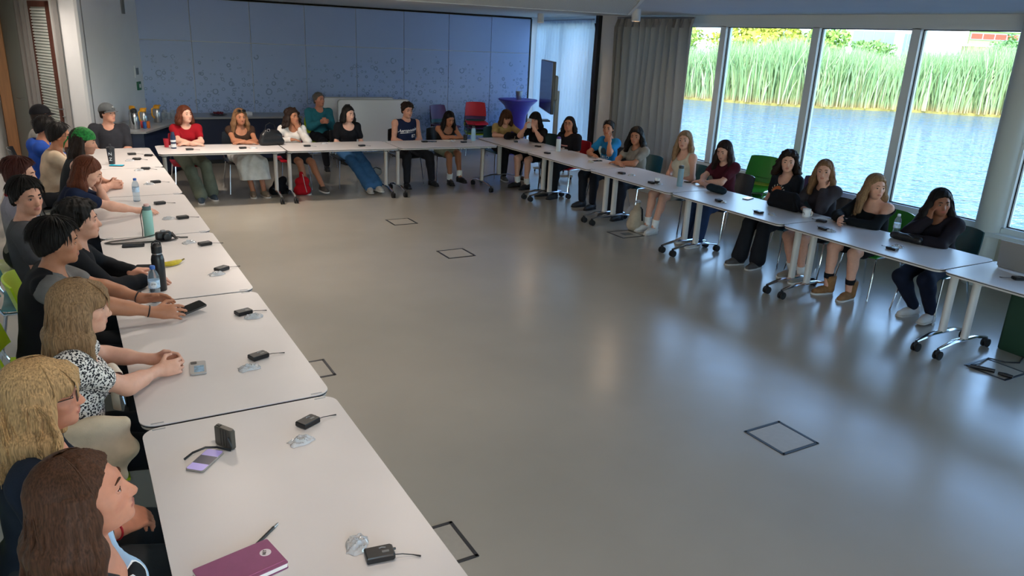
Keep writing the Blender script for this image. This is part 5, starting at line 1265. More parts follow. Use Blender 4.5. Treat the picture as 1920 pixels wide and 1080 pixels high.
# sunglasses pushed up on the hair, hair clip, bracelets
c = PEOPLE['B2']; hd = c['hd']; g = MB()
for q in (1, -1):
    g.ell(hd(q * .036, .085, .108), (.031, .010, .022), 12, 8, M=c['Mh'] @ Rx(.6)); g.tube([hd(q * .066, .07, .10), hd(q * .088, .0, .06)], .003, 5)
g.tube([hd(-.01, .093, .108), hd(.01, .093, .108)], .003, 5); g.build('sunglasses', mat('dark_lens', '0c0c0e', .1), c['t'])
c = PEOPLE['B5']; hd = c['hd']; MB().tube([hd(-.03, -.02, .142), hd(.04, -.03, .138), hd(.075, -.04, .11)], [.014, .018, .01], 8).build('hair_clip', BLACK, c['t'])
def bracelet(key, q, col, f=.93, r=.031, th=.004):
    c = PEOPLE[key]; e, w = c['arm'][q][0], c['arm'][q][1]; p = e + (w - e) * f; d = unit(w - e); u = unit(np.cross(d, [0, 0, 1])); v = np.cross(d, u)
    MB().tube([p + (u * math.cos(a) + v * math.sin(a)) * r for a in np.linspace(0, 2 * PI, 15)], th, 6).build('bracelet', mat('band_' + col, col, .5), c['t'])
bracelet('L2', 1, 'b01828', .9); bracelet('L2', -1, 'b01828', .9); bracelet('L4', 1, '15151a', .86); bracelet('L4', -1, '15151a', .86, .033)
bracelet('B2', -1, 'd8d4cc', .9)
# red collar of the half-hidden person
c = PEOPLE['L8']; tp = c['tp']
MB().tube([tp(.07 * math.cos(a), -.005 + .07 * math.sin(a), .505 + .012 * math.sin(a)) for a in np.linspace(0, 2 * PI, 17)], .020, 8).build('collar', fabric('red_collar', 'a8152a'), c['t'])
# shoulder strap of the striped-blouse woman
c = PEOPLE['L1']; tp = c['tp']
MB().tube([tp(.10, -.13, .25), tp(.105, -.10, .40), tp(.10, -.02, .50), tp(.095, .07, .45), tp(.09, .12, .34), tp(.09, .135, .2)], .017, 6, flat=.25, up=(0, 1, .3)).build('strap', BLACK, c['t'])

# ------------------------------------------------------------------ bags, jacket
def soft(name, label, cat, loc, rz, m, prims, h=.008, ripple=.004, cutz=True, group=None, freq=40):
    """soft object from blended capsules; prims in local coordinates"""
    pts = np.array([p for a in prims for p in (a[0], a[1])]); mr = max(max(np.max(a[2]), np.max(a[3])) for a in prims) + .03
    F = Field(pts.min(0) - mr, pts.max(0) + mr, h)
    for a, b, ra, rb, k in prims:
        if isinstance(ra, tuple): F.ell(a, ra, k=k)
        else: F.cap(a, b, ra, rb, k=k)
    if ripple: F.ripple(ripple, freq, len(label))
    if cutz: F.cut((0, 0, .001), (0, 0, -1))
    V, Q = F.mesh(); t = thing(name, label, cat, loc, rz, group); obj('bag_body' if cat in ('bag', 'backpack') else 'cloth', np_mesh(name, V, Q, m), t); return t
CANVAS = fabric('canvas_cream', 'cbb79d'); BLKCLOTH = fabric('black_cloth', '14151a'); LEATHER = mat('black_leather', '121317', .38, bump=.3, bscale=120)
t = soft('tote_bag', 'cream canvas tote bag on the lap of the woman in the spotted blouse', 'bag', (.0, 3.46, .64), 0, CANVAS, [((-.05, -.235, -.01), (-.05, -.235, -.01), (.135, .040, .15), 0, .03), ((-.14, -.235, .10), (.06, -.232, .10), .016, .016, .06), ((-.16, -.237, -.03), (.07, -.233, -.03), .022, .022, .06), ((-.07, -.235, -.15), (.03, -.232, -.155), .016, .016, .06)], cutz=False, h=.006)
c = PEOPLE['L3']; r = c['root']
def L3w(p): return (r[0] + p[0] * c['cw'] - p[1] * c['sw'], r[1] + p[0] * c['sw'] + p[1] * c['cw'], p[2])
st = [L3w(c['tp'](*q)) for q in ((.10, -.15, .20), (.115, -.125, .36), (.12, -.055, .475), (.115, .03, .46), (.10, .11, .38), (.06, .15, .28), (.03, .17, .18))]
MB().tube([(q[0] - 0, q[1] - 3.46, q[2] - .64) for q in st], .019, 6, flat=.25, up=(0, 0, 1)).build('strap', CANVAS, t)
def cow():
    m = mat('cow_print', 'e3d6c4', .8); N, L = nodes_of(m); tc = N.new('ShaderNodeTexCoord'); n = N.new('ShaderNodeTexNoise'); n.inputs['Scale'].default_value = 22; n.inputs['Detail'].default_value = 0
    mr = N.new('ShaderNodeMapRange'); mr.inputs[1].default_value = .54; mr.inputs[2].default_value = .57; mx = N.new('ShaderNodeMix'); mx.data_type = 'RGBA'
    mx.inputs[6].default_value = (*srgb('e3d6c4'), 1); mx.inputs[7].default_value = (*srgb('4a2418'), 1); L(tc.outputs['Object'], n.inputs[0]); L(n.outputs[0], mr.inputs[0]); L(mr.outputs[0], mx.inputs[0]); L(mx.outputs[2], N['Principled BSDF'].inputs['Base Color']); return m
soft('scarf', 'cream scarf with brown patches tucked in the tote bag', 'scarf', (.045, 3.60, .76), .3, cow(), [((-.02, -.05, 0), (.02, .05, .0), .035, .03, .03), ((0, -.03, .05), (.01, .04, .05), .03, .028, .03)], h=.006, cutz=False)
c = PEOPLE['L4']; tp = c['tp']; F = Field(np.array([-.30, -.24, .42]), np.array([.30, .40, 1.25]), .009)
for cc, rr in (((0, -.015, .0), (.178, .142, .14)), ((0, -.01, .14), (.160, .136, .17)), ((0, -.02, .31), (.178, .136, .19))): F.ell(tp(*cc), rr, c['Mt'], k=.05)
F.cap(tp(-.16, -.03, .44), tp(.16, -.03, .44), .070, k=.05); F.ripple(.006, 40, 5)
F.cut(tp(0, .035, .3), c['Mt'] @ np.array([0, 1, .15])); F.ell(tp(0, .04, .52), (.085, .085, .085), k=.01, neg=True)
V, Q = F.mesh(); obj('overshirt', np_mesh('overshirt', V, Q, BLKCLOTH), c['t'])
def strap_on(t, pts, r=.009, m=LEATHER, name='strap', flat=.5): MB().tube(pts, r, 6, flat=flat).build(name, m, t)
t = soft('handbag', 'black leather handbag with ring handles on the table beside the woman with sunglasses', 'bag', (2.50, 11.13, .742), .1, LEATHER, [((-.13, 0, .05), (.13, 0, .05), .055, .055, .04), ((-.11, 0, .13), (.11, 0, .13), .05, .05, .04), ((-.07, 0, .19), (.08, 0, .18), .035, .035, .04)])
strap_on(t, [(-.08, .02, .19), (-.06, .03, .28), (0, .035, .31), (.06, .03, .28), (.08, .02, .19)], .008)
MB().tube([(-.05 + .02 * math.cos(a), -.045, .215 + .02 * math.sin(a)) for a in np.linspace(0, 2 * PI, 13)], .003, 6).build('ring', CHROME, t)
t = soft('camera_bag', 'black camera bag on the table in front of the young woman in the sand-coloured shirt', 'bag', (6.42, 11.10, .742), .2, BLKCLOTH, [((-.1, 0, .04), (.1, 0, .04), .045, .045, .03), ((-.06, .0, .08), (.07, 0, .07), .04, .035, .03), ((-.12, -.04, .02), (.13, -.05, .02), .025, .025, .02)])
strap_on(t, [(-.1, 0, .08), (-.16, -.05, .02), (-.14, -.13, .012), (-.02, -.12, .012), (.05, -.05, .05)], .009)
t = soft('waist_pouch', 'dark teal zipped pouch on the table before the young woman in the maroon T-shirt', 'bag', (6.44, 6.33, .742), PI / 2, fabric('pouch', '1b2a33'), [((-.12, 0, .04), (.11, 0, .04), .04, .036, .03), ((-.08, .01, .055), (.08, .01, .055), .035, .035, .03)])
MB().tube([(-.1, -.038, .062), (0, -.044, .07), (.1, -.036, .062)], .003, 5).build('zip', STEEL, t)
t = soft('shoulder_bag', 'large black shoulder bag on the table before the young woman in the orange-printed T-shirt', 'bag', (6.50, 5.40, .742), PI / 2, BLKCLOTH, [((-.17, 0, .045), (.15, 0, .045), .05, .05, .04), ((-.16, 0, .12), (.13, 0, .12), .045, .045, .04), ((-.14, 0, .16), (.1, 0, .16), .035, .03, .03)])
strap_on(t, [(-.15, 0, .17), (-.2, .05, .12), (-.24, .03, .03), (-.28, .0, .012), (-.22, -.06, .012)], .011, BLKCLOTH)
t = soft('camera_pouch', 'black strap bag before the young woman in the hooded dark top', 'bag', (6.50, 3.98, .742), PI / 2, LEATHER, [((-.13, 0, .03), (.12, .0, .025), .038, .032, .03), ((-.05, .02, .045), (.08, .02, .04), .03, .03, .03)])
strap_on(t, [(-.1, .03, .05), (-.04, .05, .075), (.04, .04, .06), (.12, .02, .05)], .005, CHROME, 'chain')
t = soft('backpack', 'cream backpack on the floor beside the shoes of the woman in the cream tank top', 'backpack', (6.40, 7.64, 0), .4, fabric('pack_cream', 'b3a590'), [((-.06, 0, .08), (.06, 0, .08), .10, .095, .06), ((-.03, 0, .2), (.04, 0, .22), .085, .07, .06), ((.02, .01, .28), (.05, .02, .33), .05, .03, .04)])
strap_on(t, [(.05, .02, .33), (.0, -.07, .28), (-.05, -.11, .14)], .012, BLKCLOTH); MB().ell((.055, .03, .36), (.045, .04, .025), 10, 7).build('top_loop', fabric('pack_check', 'b8c4d4', .6), t)
t = soft('drawstring_bag', 'red drawstring bag on the floor by the table legs below the white blouse', 'bag', (2.90, 11.12, 0), 0, fabric('red_bag', 'b3121f'), [((-.05, 0, .07), (.06, 0, .07), .07, .075, .04), ((-.04, 0, .2), (.05, 0, .2), .06, .065, .05), ((0, 0, .3), (0, 0, .32), .035, .03, .04)])
strap_on(t, [(.0, -.07, .32), (.02, -.085, .18), (.05, -.08, .05)], .008, fabric('cord_white', 'dcd6d0'))
t = soft('rucksack', 'black rucksack slumped on the floor next to the red drawstring bag', 'backpack', (2.62, 11.28, 0), .2, BLKCLOTH, [((-.10, 0, .06), (.06, 0, .06), .07, .075, .05), ((-.04, 0, .15), (.05, 0, .2), .065, .06, .05)])
strap_on(t, [(-.08, -.06, .16), (-.16, -.07, .1), (-.14, -.08, .02)], .012, BLKCLOTH)
t = soft('backpack', 'pale grey backpack on the floor beside the blue jeans', 'backpack', (4.10, 11.35, 0), 0, fabric('pack_grey', 'a5a7a4'), [((-.07, 0, .08), (.07, 0, .08), .075, .075, .05), ((-.06, 0, .26), (.06, 0, .26), .07, .07, .05)])
strap_on(t, [(-.06, -.08, .3), (.0, -.1, .34), (.08, -.08, .3)], .008, BLKCLOTH)

# ------------------------------------------------------------------ things on the tables
TZ = .742
PLASTIC = bpy.data.materials.new('clear_wrap'); PLASTIC.use_nodes = True
def wrap():
    N, L = nodes_of(PLASTIC); N.clear(); out = N.new('ShaderNodeOutputMaterial'); a = N.new('ShaderNodeMixShader'); b = N.new('ShaderNodeMixShader')
    tr = N.new('ShaderNodeBsdfTransparent'); gl = N.new('ShaderNodeBsdfGlossy'); gl.inputs['Roughness'].default_value = .25; df = N.new('ShaderNodeBsdfDiffuse'); df.inputs[0].default_value = (.8, .83, .86, 1)
    fr = N.new('ShaderNodeFresnel'); fr.inputs[0].default_value = 1.22; a.inputs[0].default_value = .42
    L(tr.outputs[0], a.inputs[1]); L(df.outputs[0], a.inputs[2]); L(fr.outputs[0], b.inputs[0]); L(a.outputs[0], b.inputs[1]); L(gl.outputs[0], b.inputs[2]); L(b.outputs[0], out.inputs[0])
wrap()
def make_receiver():
    t = thing('audio_receiver', '', 'receiver')
    MB().prism([(-.045, -.028), (.040, -.030), (.046, -.024), (.046, .024), (.040, .030), (-.045, .028)], .001, .024, ch=.004).build('case', mat('receiver_case', '101114', .38), t, angle=30)
    MB().box((.018, -.006, .0245), (.022, .010, .001)).build('display', mat('receiver_display', '6b6e70', .3), t, smooth=False)
    MB().tube([(.0, .012, .0245), (.01, .016, .0245), (.022, .012, .0245)], .0022, 5).build('mark', mat('receiver_mark', '8a8c8e', .4), t)
    MB().lathe([(.004, 0), (.004, .008), (.003, .009)], 8).xf(Matrix.Translation((.046, .012, .013)) @ Matrix.Rotation(PI / 2, 4, 'Y')).build('knob', BLACK, t)
    MB().tube([(.045, -.016, .012), (.07, -.018, .010), (.10, -.026, .006), (.125, -.04, .005)], [.0017] * 3 + [.003], 6).build('antenna', BLACK, t)
    return t
rc0 = make_receiver(); rc_used = [0]
def receiver(x, y, rz, label):
    o = rc0 if not rc_used[0] else copy_tree(rc0); rc_used[0] = 1
    o.location = (x, y, TZ - .001); o.rotation_euler = (0, 0, rz); tag(o, label, 'receiver', 'black audio receivers on the tables')
wrap_meshes = []
for k in range(3):
    r = np.random.default_rng(40 + k); ph = r.uniform(0, 6.28, 8)
    def fn(u, v, ph=ph):
        x = (u - .5) * .10; y = (v - .5) * .065; e = (math.sin(u * PI) * math.sin(v * PI)) ** .5
        return (x * (1 + .1 * math.sin(v * 7 + ph[0])), y * (1 + .15 * math.sin(u * 6 + ph[1])), .002 + e * (.016 + .007 * math.sin(u * 13 + ph[2]) * math.sin(v * 11 + ph[3]) + .005 * math.sin(u * 23 + v * 17 + ph[4])))
    wrap_meshes.append(MB().grid(fn, 16, 12, thick=.001).mesh('wrapper', PLASTIC, angle=25))
EARM = mat('earpiece_grey', 'a9b4ba', .4)
ear_mesh = MB().ell((0, 0, .008), (.030, .017, .006), 12, 8).tube([(-.02, .01, .008), (.0, .022, .008), (.02, .012, .008)], .003, 6).mesh('earpiece', EARM)
def wrapper(i, x, y, rz, label):
    t = thing('plastic_bag', label, 'plastic bag', (x, y, TZ - .001), rz, 'small clear bags on the tables')
    obj('wrapper', wrap_meshes[i % 3], t); obj('earpiece', ear_mesh, t)
who_l = ['the magenta notebook', 'the woman with wavy blonde hair', 'the phone in its patterned case', 'the clear water bottle with blue cap', 'the yellow banana', 'the black camera', 'the mint green bottle', 'the woman propping her head', 'the person in the green bandana', 'the person in the beige shirt', 'the person in the blue hooded sweatshirt', 'the person in the black cap', 'the man in the grey cap']
rl = [(.70, 1.93, -.15), (.735, 2.88, .5), (.70, 3.66, .35), (.76, 4.33, .3), (.80, 5.25, .6), (.80, 5.95, .3), (.765, 6.89, .25), (.655, 7.54, .25), (.73, 8.62, .2), (.71, 9.48, -.2), (.68, 10.2, -.2), (.66, 10.62, .2), (.835, 10.46, -.3)]
for (x, y, a), w in zip(rl, who_l): receiver(x, y, a, 'black audio receiver with antenna across from ' + w)
bl = [(.655, 2.02, 1.1, 0), (.67, 2.75, .3, 1), (.63, 3.55, .2, 2), (.80, 4.255, .1, 3), (.75, 5.16, .3, 4), (.70, 6.05, .5, 5), (.655, 6.91, .2, 6), (.66, 8.55, .1, 8), (.64, 9.42, .1, 9), (.60, 10.13, 0, 10)]
for i, (x, y, a, k) in enumerate(bl): wrapper(i, x, y, a, 'clear bag with earpiece by the receiver across from ' + who_l[k])
who_b = ['the person in the red T-shirt', 'the woman with sunglasses on her head', 'the woman in the white blouse', 'the young woman with the black bob', 'the young man in the navy sleeveless shirt', 'the young woman in the black tank top']
for (x, y, a), w in zip([(1.37, 10.88, 0), (2.05, 10.87, .1), (2.94, 10.89, -.1), (3.71, 10.76, .2), (4.81, 11.0, 0), (5.41, 10.83, .2)], who_b): receiver(x, y, a, 'black audio receiver with antenna in front of ' + w)
wrapper(0, 2.19, 10.86, .2, 'crumpled clear bag in front of the woman with sunglasses on her head'); wrapper(1, 3.26, 11.12, .1, 'crumpled clear bag in front of the grey-haired man in teal'); wrapper(2, 5.28, 10.98, .1, 'crumpled clear bag in front of the young woman in the black tank top')
who_r = ['the young woman in the sand-coloured shirt', 'the young woman taking a picture', 'the person in the printed black T-shirt', 'the young woman in the taupe T-shirt', 'the young woman in the cream tank top', 'the young woman in the maroon T-shirt', 'the young woman in the orange-printed T-shirt', 'the young woman in the charcoal sweater', 'the young woman in the off-shoulder top', 'the young woman in the hooded dark top', 'the silver laptop']
for (x, y, a), w in zip([(6.30, 10.72, 1.2), (6.37, 10.15, 2.), (6.12, 9.48, 1.8), (6.13, 7.70, 1.7), (6.07, 7.03, 1.5), (6.09, 5.92, 1.2), (6.07, 5.33, 1.5), (6.38, 4.80, 1.7), (6.11, 4.56, 1.4), (6.08, 3.82, 1.6), (6.22, 2.84, 2.6)], who_r): receiver(x, y, a, 'black audio receiver with antenna in front of ' + w)
for i, (x, y, k) in enumerate([(6.18, 7.56, 3), (6.12, 6.95, 4), (6.10, 5.86, 5), (6.14, 5.21, 6), (6.13, 4.50, 8), (6.22, 3.86, 9)]): wrapper(i, x, y, .4 * i, 'clear bag by the receiver in front of ' + who_r[k])

def phone(x, y, rz, label, case='1a1a1e', screen=None, z=TZ, tilt=None, name='smartphone'):
    t = thing(name, label, 'phone', (x, y, z), rz, 'phones')
    if tilt: t.rotation_euler = tilt
    MB().prism(rrect(.074, .152, .011, 4), 0, .0085, ch=.0015).build('case', mat('phone_' + case, case, .35), t, angle=30)
    if screen is not None: MB().prism(rrect(.068, .146, .009, 4), .0085, .0092).build('screen', screen, t)
    else:
        b = MB().prism(rrect(.028, .028, .006, 3), .0085, .0105, at=(-.018, .055)); b.build('camera_bump', BLACK, t)
    return t
def lockscreen():
    m = mat('lit_lockscreen', 'a99bd6', .15); N, L = nodes_of(m); b = N['Principled BSDF']; tc = N.new('ShaderNodeTexCoord'); sp = N.new('ShaderNodeSeparateXYZ'); r = N.new('ShaderNodeValToRGB'); mr = N.new('ShaderNodeMapRange')
    mr.inputs[1].default_value = -.075; mr.inputs[2].default_value = .075; L(tc.outputs['Object'], sp.inputs[0]); L(sp.outputs[1], mr.inputs[0]); L(mr.outputs[0], r.inputs[0])
    r.color_ramp.interpolation = 'CONSTANT'; e = r.color_ramp.elements; e[0].color = (*srgb('a99bd6'), 1); e[1].position = .3; e[1].color = (*srgb('3c3948'), 1); k = e.new(.68); k.color = (*srgb('9d90c8'), 1)
    L(r.outputs[0], b.inputs['Base Color']); L(r.outputs[0], b.inputs['Emission Color']); b.inputs['Emission Strength'].default_value = .25; return m
phone(.305, 2.755, -.71, 'smartphone with a lit purple screen on the table with the notebook', '8d857c', lockscreen())
DARKSCR = mat('dark_screen', '0d0e12', .08, spec=.6)
t = phone(.41, 3.645, -.12, 'phone lying face down in a clear case with a blue pattern', 'a9a7a4')
MB().box((.005, -.02, .0088), (.045, .075, .0008)).build('sticker', mat('blue_pattern', '6f9ab8', .4, noise=.5, nscale=60), t, smooth=False)
phone(.32, 6.09, 1.45, 'dark phone lying beside the camera strap', '17181c', DARKSCR)
phone(.36, 5.50, 1.3, 'dark phone lying by the tall black bottle', '33343c', DARKSCR)
phone(.44, 9.80, 1.2, 'phone with a bright cyan screen beside the dark shaker bottle', '101114', mat('cyan_screen', '23b4d0', .12, emit=.4))
phone(6.62, 6.95, 1.4, 'dark phone on the table edge beside the blue-grey flask', '14161a', DARKSCR)
phone(6.55, 5.93, 1.9, 'pale-rimmed phone lying between pouch and shoulder bag', '55595e', DARKSCR)
phone(6.46, 8.7, 1.5, 'dark phone in front of the person in the bright blue T-shirt', '14161a', DARKSCR)
phone(4.95, 11.03, 1.2, 'dark phone near the hand of the young man in the navy sleeveless shirt', '121317', DARKSCR)
c = PEOPLE['L4']; w = c['arm'][1][1]; d_ = c['arm'][1][2]
phone(.50, 4.455, -1.2, 'dark phone held by the young man in the grey T-shirt', '25262a', DARKSCR, z=.772, tilt=(.12, .2, -1.1))
c = PEOPLE['R1']; q = c['hd'](0, .245, -.03); wx = c['root'][0] + q[0] * c['cw'] - q[1] * c['sw']; wy = c['root'][1] + q[0] * c['sw'] + q[1] * c['cw']
phone(wx, wy, 0, 'phone held up in front of the face of the young woman taking a picture', 'b9bcc0', None, z=q[2], tilt=(PI / 2 + .1, 0, c['face'] + .35))

# notebook with sticker and pen
t = thing('notebook', 'magenta hardback notebook with a round sticker', 'notebook', (.300, 2.055, TZ - .001), .22)
MB().prism(rrect(.24, .15, .006, 3), 0, .003).build('back_cover', mat('magenta_cover', '8e4a72', .5, noise=.05), t, smooth=False)
MB().box((-.001, 0, .0105), (.235, .144, .015)).build('pages', mat('paper', 'efe9e2', .8), t, smooth=False)
MB().prism(rrect(.24, .15, .006, 3), .018, .021, ch=.0008).build('front_cover', mat('magenta_cover', '8e4a72', .5), t, smooth=False)
MB().tube([(-.118, -.06, .0215), (.118, -.06, .0215)], .0016, 6).build('elastic', mat('magenta_elastic', 'a4577f', .6), t)
s_ = MB().lathe([(.0175, .021), (.0175, .0216)], 28, c=(.085, .012, 0)).build('sticker', mat('sticker_pale', 'ddd3d8', .5), t)
lettering('RET', .014, mat('ink', '141416', .6), s_, Matrix.Translation((.083, .014, .0219)) @ Matrix.Rotation(1.05, 4, 'Z'), bold=True)
t = thing('pen', 'black pen tucked behind the magenta notebook', 'pen', (.405, 2.195, TZ + .004), .75)
MB().tube([(-.06, 0, 0), (.045, 0, 0)], .005, 8).build('barrel', BLACK, t); MB().tube([(.045, 0, 0), (.065, 0, 0), (.072, 0, 0)], [.0048, .0035, .001], 8).build('tip', STEEL, t)
# small camera standing upright with wrist strap
t = thing('compact_camera', 'small grey camera standing on edge with a black wrist strap', 'camera', (.395, 2.84, TZ - .001), .55)
MB().box((0, 0, .0425), (.024, .10, .085), ch=.006).build('body', mat('camera_grey', '55524c', .4, metal=.4), t)
g = MB()
for y in (-.02, -.005, .01): g.box((-.0125, y, .045), (.002, .004, .07))
g.box((.0, .03, .0865), (.012, .02, .004), ch=.001); g.build('trim', mat('camera_trim', '2a2927', .4), t)
st = [(.40, 2.80, .80), (.41, 2.79, .76), (.405, 2.79, .747), (.36, 2.825, .7535), (.32, 2.84, .7545), (.27, 2.82, .7545), (.235, 2.79, .75)]
ca_, sa_ = math.cos(.55), math.sin(.55)
MB().tube([((x - .395) * ca_ + (y - 2.84) * sa_, -(x - .395) * sa_ + (y - 2.84) * ca_, z - TZ + .001) for x, y, z in st], .0045, 6, flat=.4).build('wrist_strap', BLACK, t)
# black camera with looped strap
t = thing('camera', 'black camera with a long looped strap on the table', 'camera', (.54, 6.21, TZ - .001), .25)
MB().box((0, 0, .033), (.115, .045, .066), ch=.008).build('body', mat('camera_black', '17181b', .45), t)
MB().lathe([(.028, 0), (.03, .01), (.026, .035), (.024, .036)], 20).xf(Matrix.Translation((.01, -.022, .032)) @ Matrix.Rotation(PI / 2, 4, 'X')).build('lens', BLACK, t)
MB().box((0, 0, .072), (.035, .03, .014), ch=.004).build('viewfinder', mat('camera_top', '8f9092', .4), t)
MB().tube([(-.058, 0, .05), (-.12, .07, .02), (-.22, .13, .008), (-.33, .14, .008), (-.38, .11, .008), (-.35, .06, .008), (-.22, .02, .008), (-.1, -.03, .008), (.0, -.06, .008), (.08, -.05, .008), (.058, 0, .05)], .014, 6, flat=.3).build('strap', BLACK, t)
MB().tube([(.06, 0, .02), (.12, -.02, .008), (.17, -.04, .006)], .005, 6).build('cord', BLACK, t)
t = thing('banana', 'ripe banana lying behind the tall black bottle', 'banana', (.50, 5.47, TZ - .001), .3)
MB().tube([(-.09, .02, .018), (-.05, .0, .02), (0, -.01, .02), (.05, .0, .02), (.085, .02, .02)], [.006, .016, .019, .017, .009], 7).build('peel', mat('banana_yellow', 'b9a41e', .5, noise=.2), t); MB().tube([(.085, .02, .02), (.115, .035, .024)], [.006, .005], 6).build('stem', mat('banana_stem', '6b5a1c', .7), t)

# bottles
def bottle(name, label, x, y, parts, rz=0, cat='bottle'):
    t = thing(name, label, cat, (x, y, TZ - .001), rz, 'bottles on the tables')
    for nm, prof, m in parts: MB().lathe(prof, 22).build(nm, m, t)
    return t
def pet(label, x, y, s=1.0, cap='2a5fb0', lab='dfe9f2'):
    pr = [(.026, 0), (.031, .006)]
    for i in range(6): pr += [(.0305, .012 + i * .012), (.0285, .018 + i * .012)]
    pr += [(.031, .085), (.031, .135), (.030, .155), (.022, .178), (.0125, .192), (.0125, .2)]
    t = bottle('water_bottle', label, x, y, [('body', [(r * s, z * s) for r, z in pr], mat('pet_bottle', 'cfe0ec', .05, trans=.85, ior=1.15)), ('wrap_label', [(.0314 * s, .088 * s), (.0314 * s, .132 * s)], mat('bottle_label', 'b9d3ea', .4, noise=.35, nscale=40)), ('bottle_cap', [(.0145 * s, .196 * s), (.0145 * s, .212 * s), (.012 * s, .215 * s)], mat('cap_blue_' + cap, cap, .4))])
    return t
t = pet('clear water bottle with blue cap and round printed label, beside the tall black bottle', .335, 4.74, 1.05)
lb = MB().grid(lambda u, v: (.0338 * math.cos(-1.75 + (u - .5) * 1.15 * math.sqrt(max(0, 1 - (2 * v - 1) ** 2))), .0338 * math.sin(-1.75 + (u - .5) * 1.15 * math.sqrt(max(0, 1 - (2 * v - 1) ** 2))), .095 + .042 * v), 8, 10).build('round_label', mat('label_white', 'e4edf4', .5), t)
lettering('SPA', .017, mat('ink', '141416', .6), lb, Matrix.Translation((0, 0, .119)), bend=lambda x, y, z: Vector((.0344 * math.cos(-1.75 + x / .0344), .0344 * math.sin(-1.75 + x / .0344), y)))
pet('clear water bottle with blue cap, beside the outstretched hand', .48, 7.74, 1.0)
pet('clear water bottle with clear cap beside the young woman in the hooded dark top', 6.56, 4.12, 1.0, cap='c9d4d8')
t = bottle('insulated_bottle', 'tall black insulated bottle with loop lid', .385, 4.96, [('body', [(.036, 0), (.038, .004), (.038, .20), (.033, .225), (.027, .235)], mat('bottle_black', '12141a', .35)), ('steel_ring', [(.0285, .235), (.0285, .243)], STEEL), ('lid', [(.031, .243), (.031, .285), (.024, .29), (.012, .305)], BLACK)], .4)
MB().tube([(-.028, 0, .275), (-.026, 0, .305), (0, 0, .32), (.026, 0, .305), (.028, 0, .275)], .005, 7).build('carry_loop', BLACK, t)
t = bottle('insulated_bottle', 'mint green insulated bottle with pink-topped lid', .455, 6.36, [('body', [(.035, 0), (.037, .005), (.037, .19), (.032, .21)], mat('mint_paint', '8fbfb4', .4)), ('lid', [(.031, .21), (.031, .236), (.028, .24)], mat('lid_grey', '4a5f60', .4)), ('lid_top', [(.02, .24), (.02, .256), (.016, .258)], mat('lid_pink', 'cfa6a0', .5))], 0)
MB().tube([(-.03, 0, .22), (-.05, -.01, .17), (-.046, -.02, .06), (-.05, -.03, .01)], .003, 5).build('carry_cord', BLACK, t)
t = bottle('shaker_bottle', 'dark translucent shaker bottle with printed letters near the green bandana', .40, 9.95, [('body', [(.034, 0), (.043, .16), (.043, .17)], mat('smoke_plastic', '3a4046', .15, trans=.35)), ('lid', [(.044, .17), (.044, .195), (.03, .2), (.012, .205), (.012, .23)], mat('shaker_lid', '2a2d31', .4))], 0)
for i, chv in enumerate('NZ'): lettering(chv, .05, mat('print_white', 'e8e8ea', .7), t, Matrix.Rotation(-.25, 4, 'Z') @ Matrix.Translation((.0, -.0425, .12 - i * .06)) @ Matrix.Rotation(PI / 2, 4, 'X'))
bottle('insulated_bottle', 'navy bottle with white label band beside the red cup', 1.20, 11.06, [('body', [(.033, 0), (.034, .004), (.034, .15), (.024, .185)], mat('navy_paint', '172a4c', .35)), ('wrap_label', [(.0346, .02), (.0346, .065)], mat('label_pale', 'd5d8da', .5)), ('label_band', [(.0346, .09), (.0346, .115)], mat('label_pale', 'd5d8da', .5)), ('lid', [(.022, .185), (.022, .215), (.01, .22)], mat('lid_steelblue', '2c3a52', .4))])
bottle('paper_cup', 'red cup standing behind the navy bottle', 1.13, 11.22, [('cup', [(.026, 0), (.036, .11), (.034, .11), (.024, .004)], mat('red_paper', 'a8182c', .5))], cat='cup')
t = bottle('insulated_bottle', 'pale blue insulated bottle with carry ring near the young woman in the black tank top', 5.68, 11.03, [('body', [(.034, 0), (.036, .005), (.036, .17), (.026, .2)], mat('pale_blue_paint', '9cc6e0', .4)), ('lid', [(.027, .2), (.027, .225), (.02, .23)], mat('lid_slate', '3a4650', .4))])
MB().tube([(.022 * math.cos(a), 0, .25 + .022 * math.sin(a)) for a in np.linspace(0, 2 * PI, 15)], .004, 6).build('carry_ring', BLACK, t)
bottle('paper_cup', 'small black cup next to the pale blue bottle', 5.57, 11.10, [('cup', [(.03, 0), (.036, .085), (.034, .085), (.028, .004)], BLACK)], cat='cup')
bottle('insulated_bottle', 'white bottle with purple cap in front of the person in the printed black T-shirt', 6.43, 9.66, [('body', [(.034, 0), (.036, .005), (.036, .18), (.03, .19)], mat('bottle_white', 'c9d6da', .35)), ('lid', [(.034, .19), (.034, .205), (.02, .22)], mat('cap_purple', '54428c', .4))])
bottle('insulated_bottle', 'slim blue-grey flask in front of the young woman in the cream tank top', 6.29, 6.78, [('body', [(.033, 0), (.035, .005), (.035, .2), (.03, .215)], mat('bluegrey_paint', '7d9aa6', .4)), ('lid', [(.031, .215), (.031, .245), (.024, .25)], mat('lid_darkgrey', '2f3a40', .4))])
t = bottle('coffee_mug', 'white mug with a dark drawing beside the shoulder bag', 6.42, 5.02, [('cup', [(.034, 0), (.04, .005), (.041, .085), (.038, .085), (.036, .008)], WHITEP)], cat='mug')
MB().tube([(.0, -.040, .07), (.0, -.066, .062), (.0, -.066, .03), (.0, -.04, .02)], .005, 6).build('handle', WHITEP, t)
MB().tube([(-.0415, -.012, .03), (-.042, .0, .05), (-.0415, .012, .055), (-.041, .016, .04)], .0022, 5).build('drawing', BLACK, t)
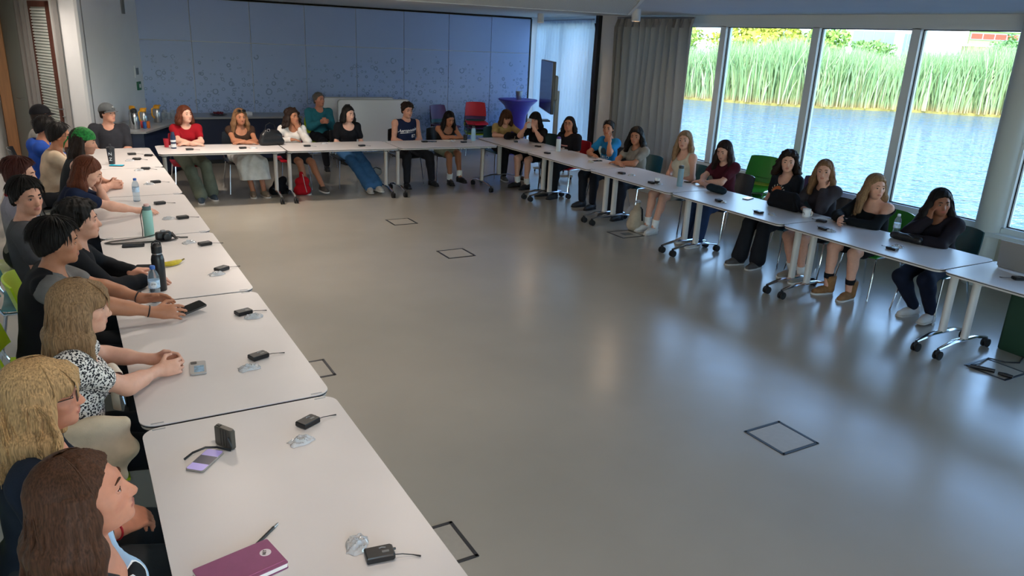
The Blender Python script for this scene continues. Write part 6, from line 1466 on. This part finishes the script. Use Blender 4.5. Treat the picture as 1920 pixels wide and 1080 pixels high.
bottle('paper_cup', 'small white cup with dark sleeve before the young woman in the cream tank top', 6.10, 6.97, [('cup', [(.026, 0), (.032, .05), (.034, .075), (.032, .075), (.024, .004)], WHITEP), ('sleeve', [(.0285, .01), (.0325, .045)], BLACK)], cat='cup')
one('eyeglass_case', 'small pale case lying in front of the person in the bright blue T-shirt', 'case', MB().box((0, 0, .014), (.11, .045, .028), ch=.008), mat('case_pale', 'c8c2b4', .5), (6.30, 8.62, TZ - .001), 1.4)
for i, (x, y, a, lb) in enumerate([(5.30, 11.08, .1, 'open white booklet under the crossed arms of the young woman in black'), (6.52, 10.42, 1.2, 'white sheet of paper beside the young woman taking a picture'), (6.50, 4.86, 1.5, 'white sheet of paper between mug and off-shoulder top')]):
    one('paper_sheet', lb, 'paper', MB().grid(lambda u, v: ((u - .5) * .21, (v - .5) * .15, .001 + .004 * math.sin(u * 5) ** 2), 8, 3, thick=.0008), mat('paper', 'efe9e2', .8), (x, y, TZ), a, 'papers')
# laptop at the end of the right row
t = thing('laptop', 'silver laptop with its lid turned to the room', 'laptop', (6.52, 2.96, TZ - .001), 0)
MB().box((.05, 0, .009), (.23, .34, .016), ch=.004).build('base', mat('laptop_silver', 'a2a09e', .35, metal=.6), t)
MB().box((.05, 0, .0175), (.12, .29, .001)).build('keyboard', BLACK, t, smooth=False)
l = MB().box((0, 0, .112), (.008, .34, .215), ch=.003).xf(Matrix.Translation((-.075, 0, .012)) @ Matrix.Rotation(-.14, 4, 'Y')); ld = l.build('lid', mat('laptop_lid', '8f8b88', .4, metal=.3), t)
MB().box((.0045, 0, .112), (.001, .32, .19)).xf(Matrix.Translation((-.075, 0, .012)) @ Matrix.Rotation(-.14, 4, 'Y')).build('screen', DARKSCR, ld, smooth=False)
# green bin below the laptop, cable on the floor box
t = thing('waste_bin', 'dark green tapered bin standing under the table with the laptop', 'bin', (6.78, 2.93, 0), -.05)
MB().prism(rrect(.22, .30, .03, 4), 0, .5, ch=.01).build('bin_body', mat('bin_green', '20402c', .6), t); MB().prism(rrect(.24, .32, .03, 4), .5, .53).build('bin_rim', mat('bin_rim', '182f22', .6), t)
one('power_cable', 'black cable with inline plug lying over the floor box by the green bin', 'cable', MB().tube([(6.01, 2.95, .012), (6.15, 2.93, .012), (6.35, 2.97, .010), (6.40, 2.86, .009), (6.50, 2.80, .009), (6.68, 2.86, .009), (6.9, 2.8, .009)], .006, 6).tube([(6.02, 2.93, .018), (6.06, 2.86, .018), (6.10, 2.78, .018)], .016, 8), BLACK)
one('cable_plug', 'short black plug lying at the edge of the floor box by the green bin', 'plug', MB().tube([(0, .05, .018), (0, 0, .018), (0, -.05, .018)], [.012, .018, .014], 8), BLACK, (6.10, 2.70, 0), .3)
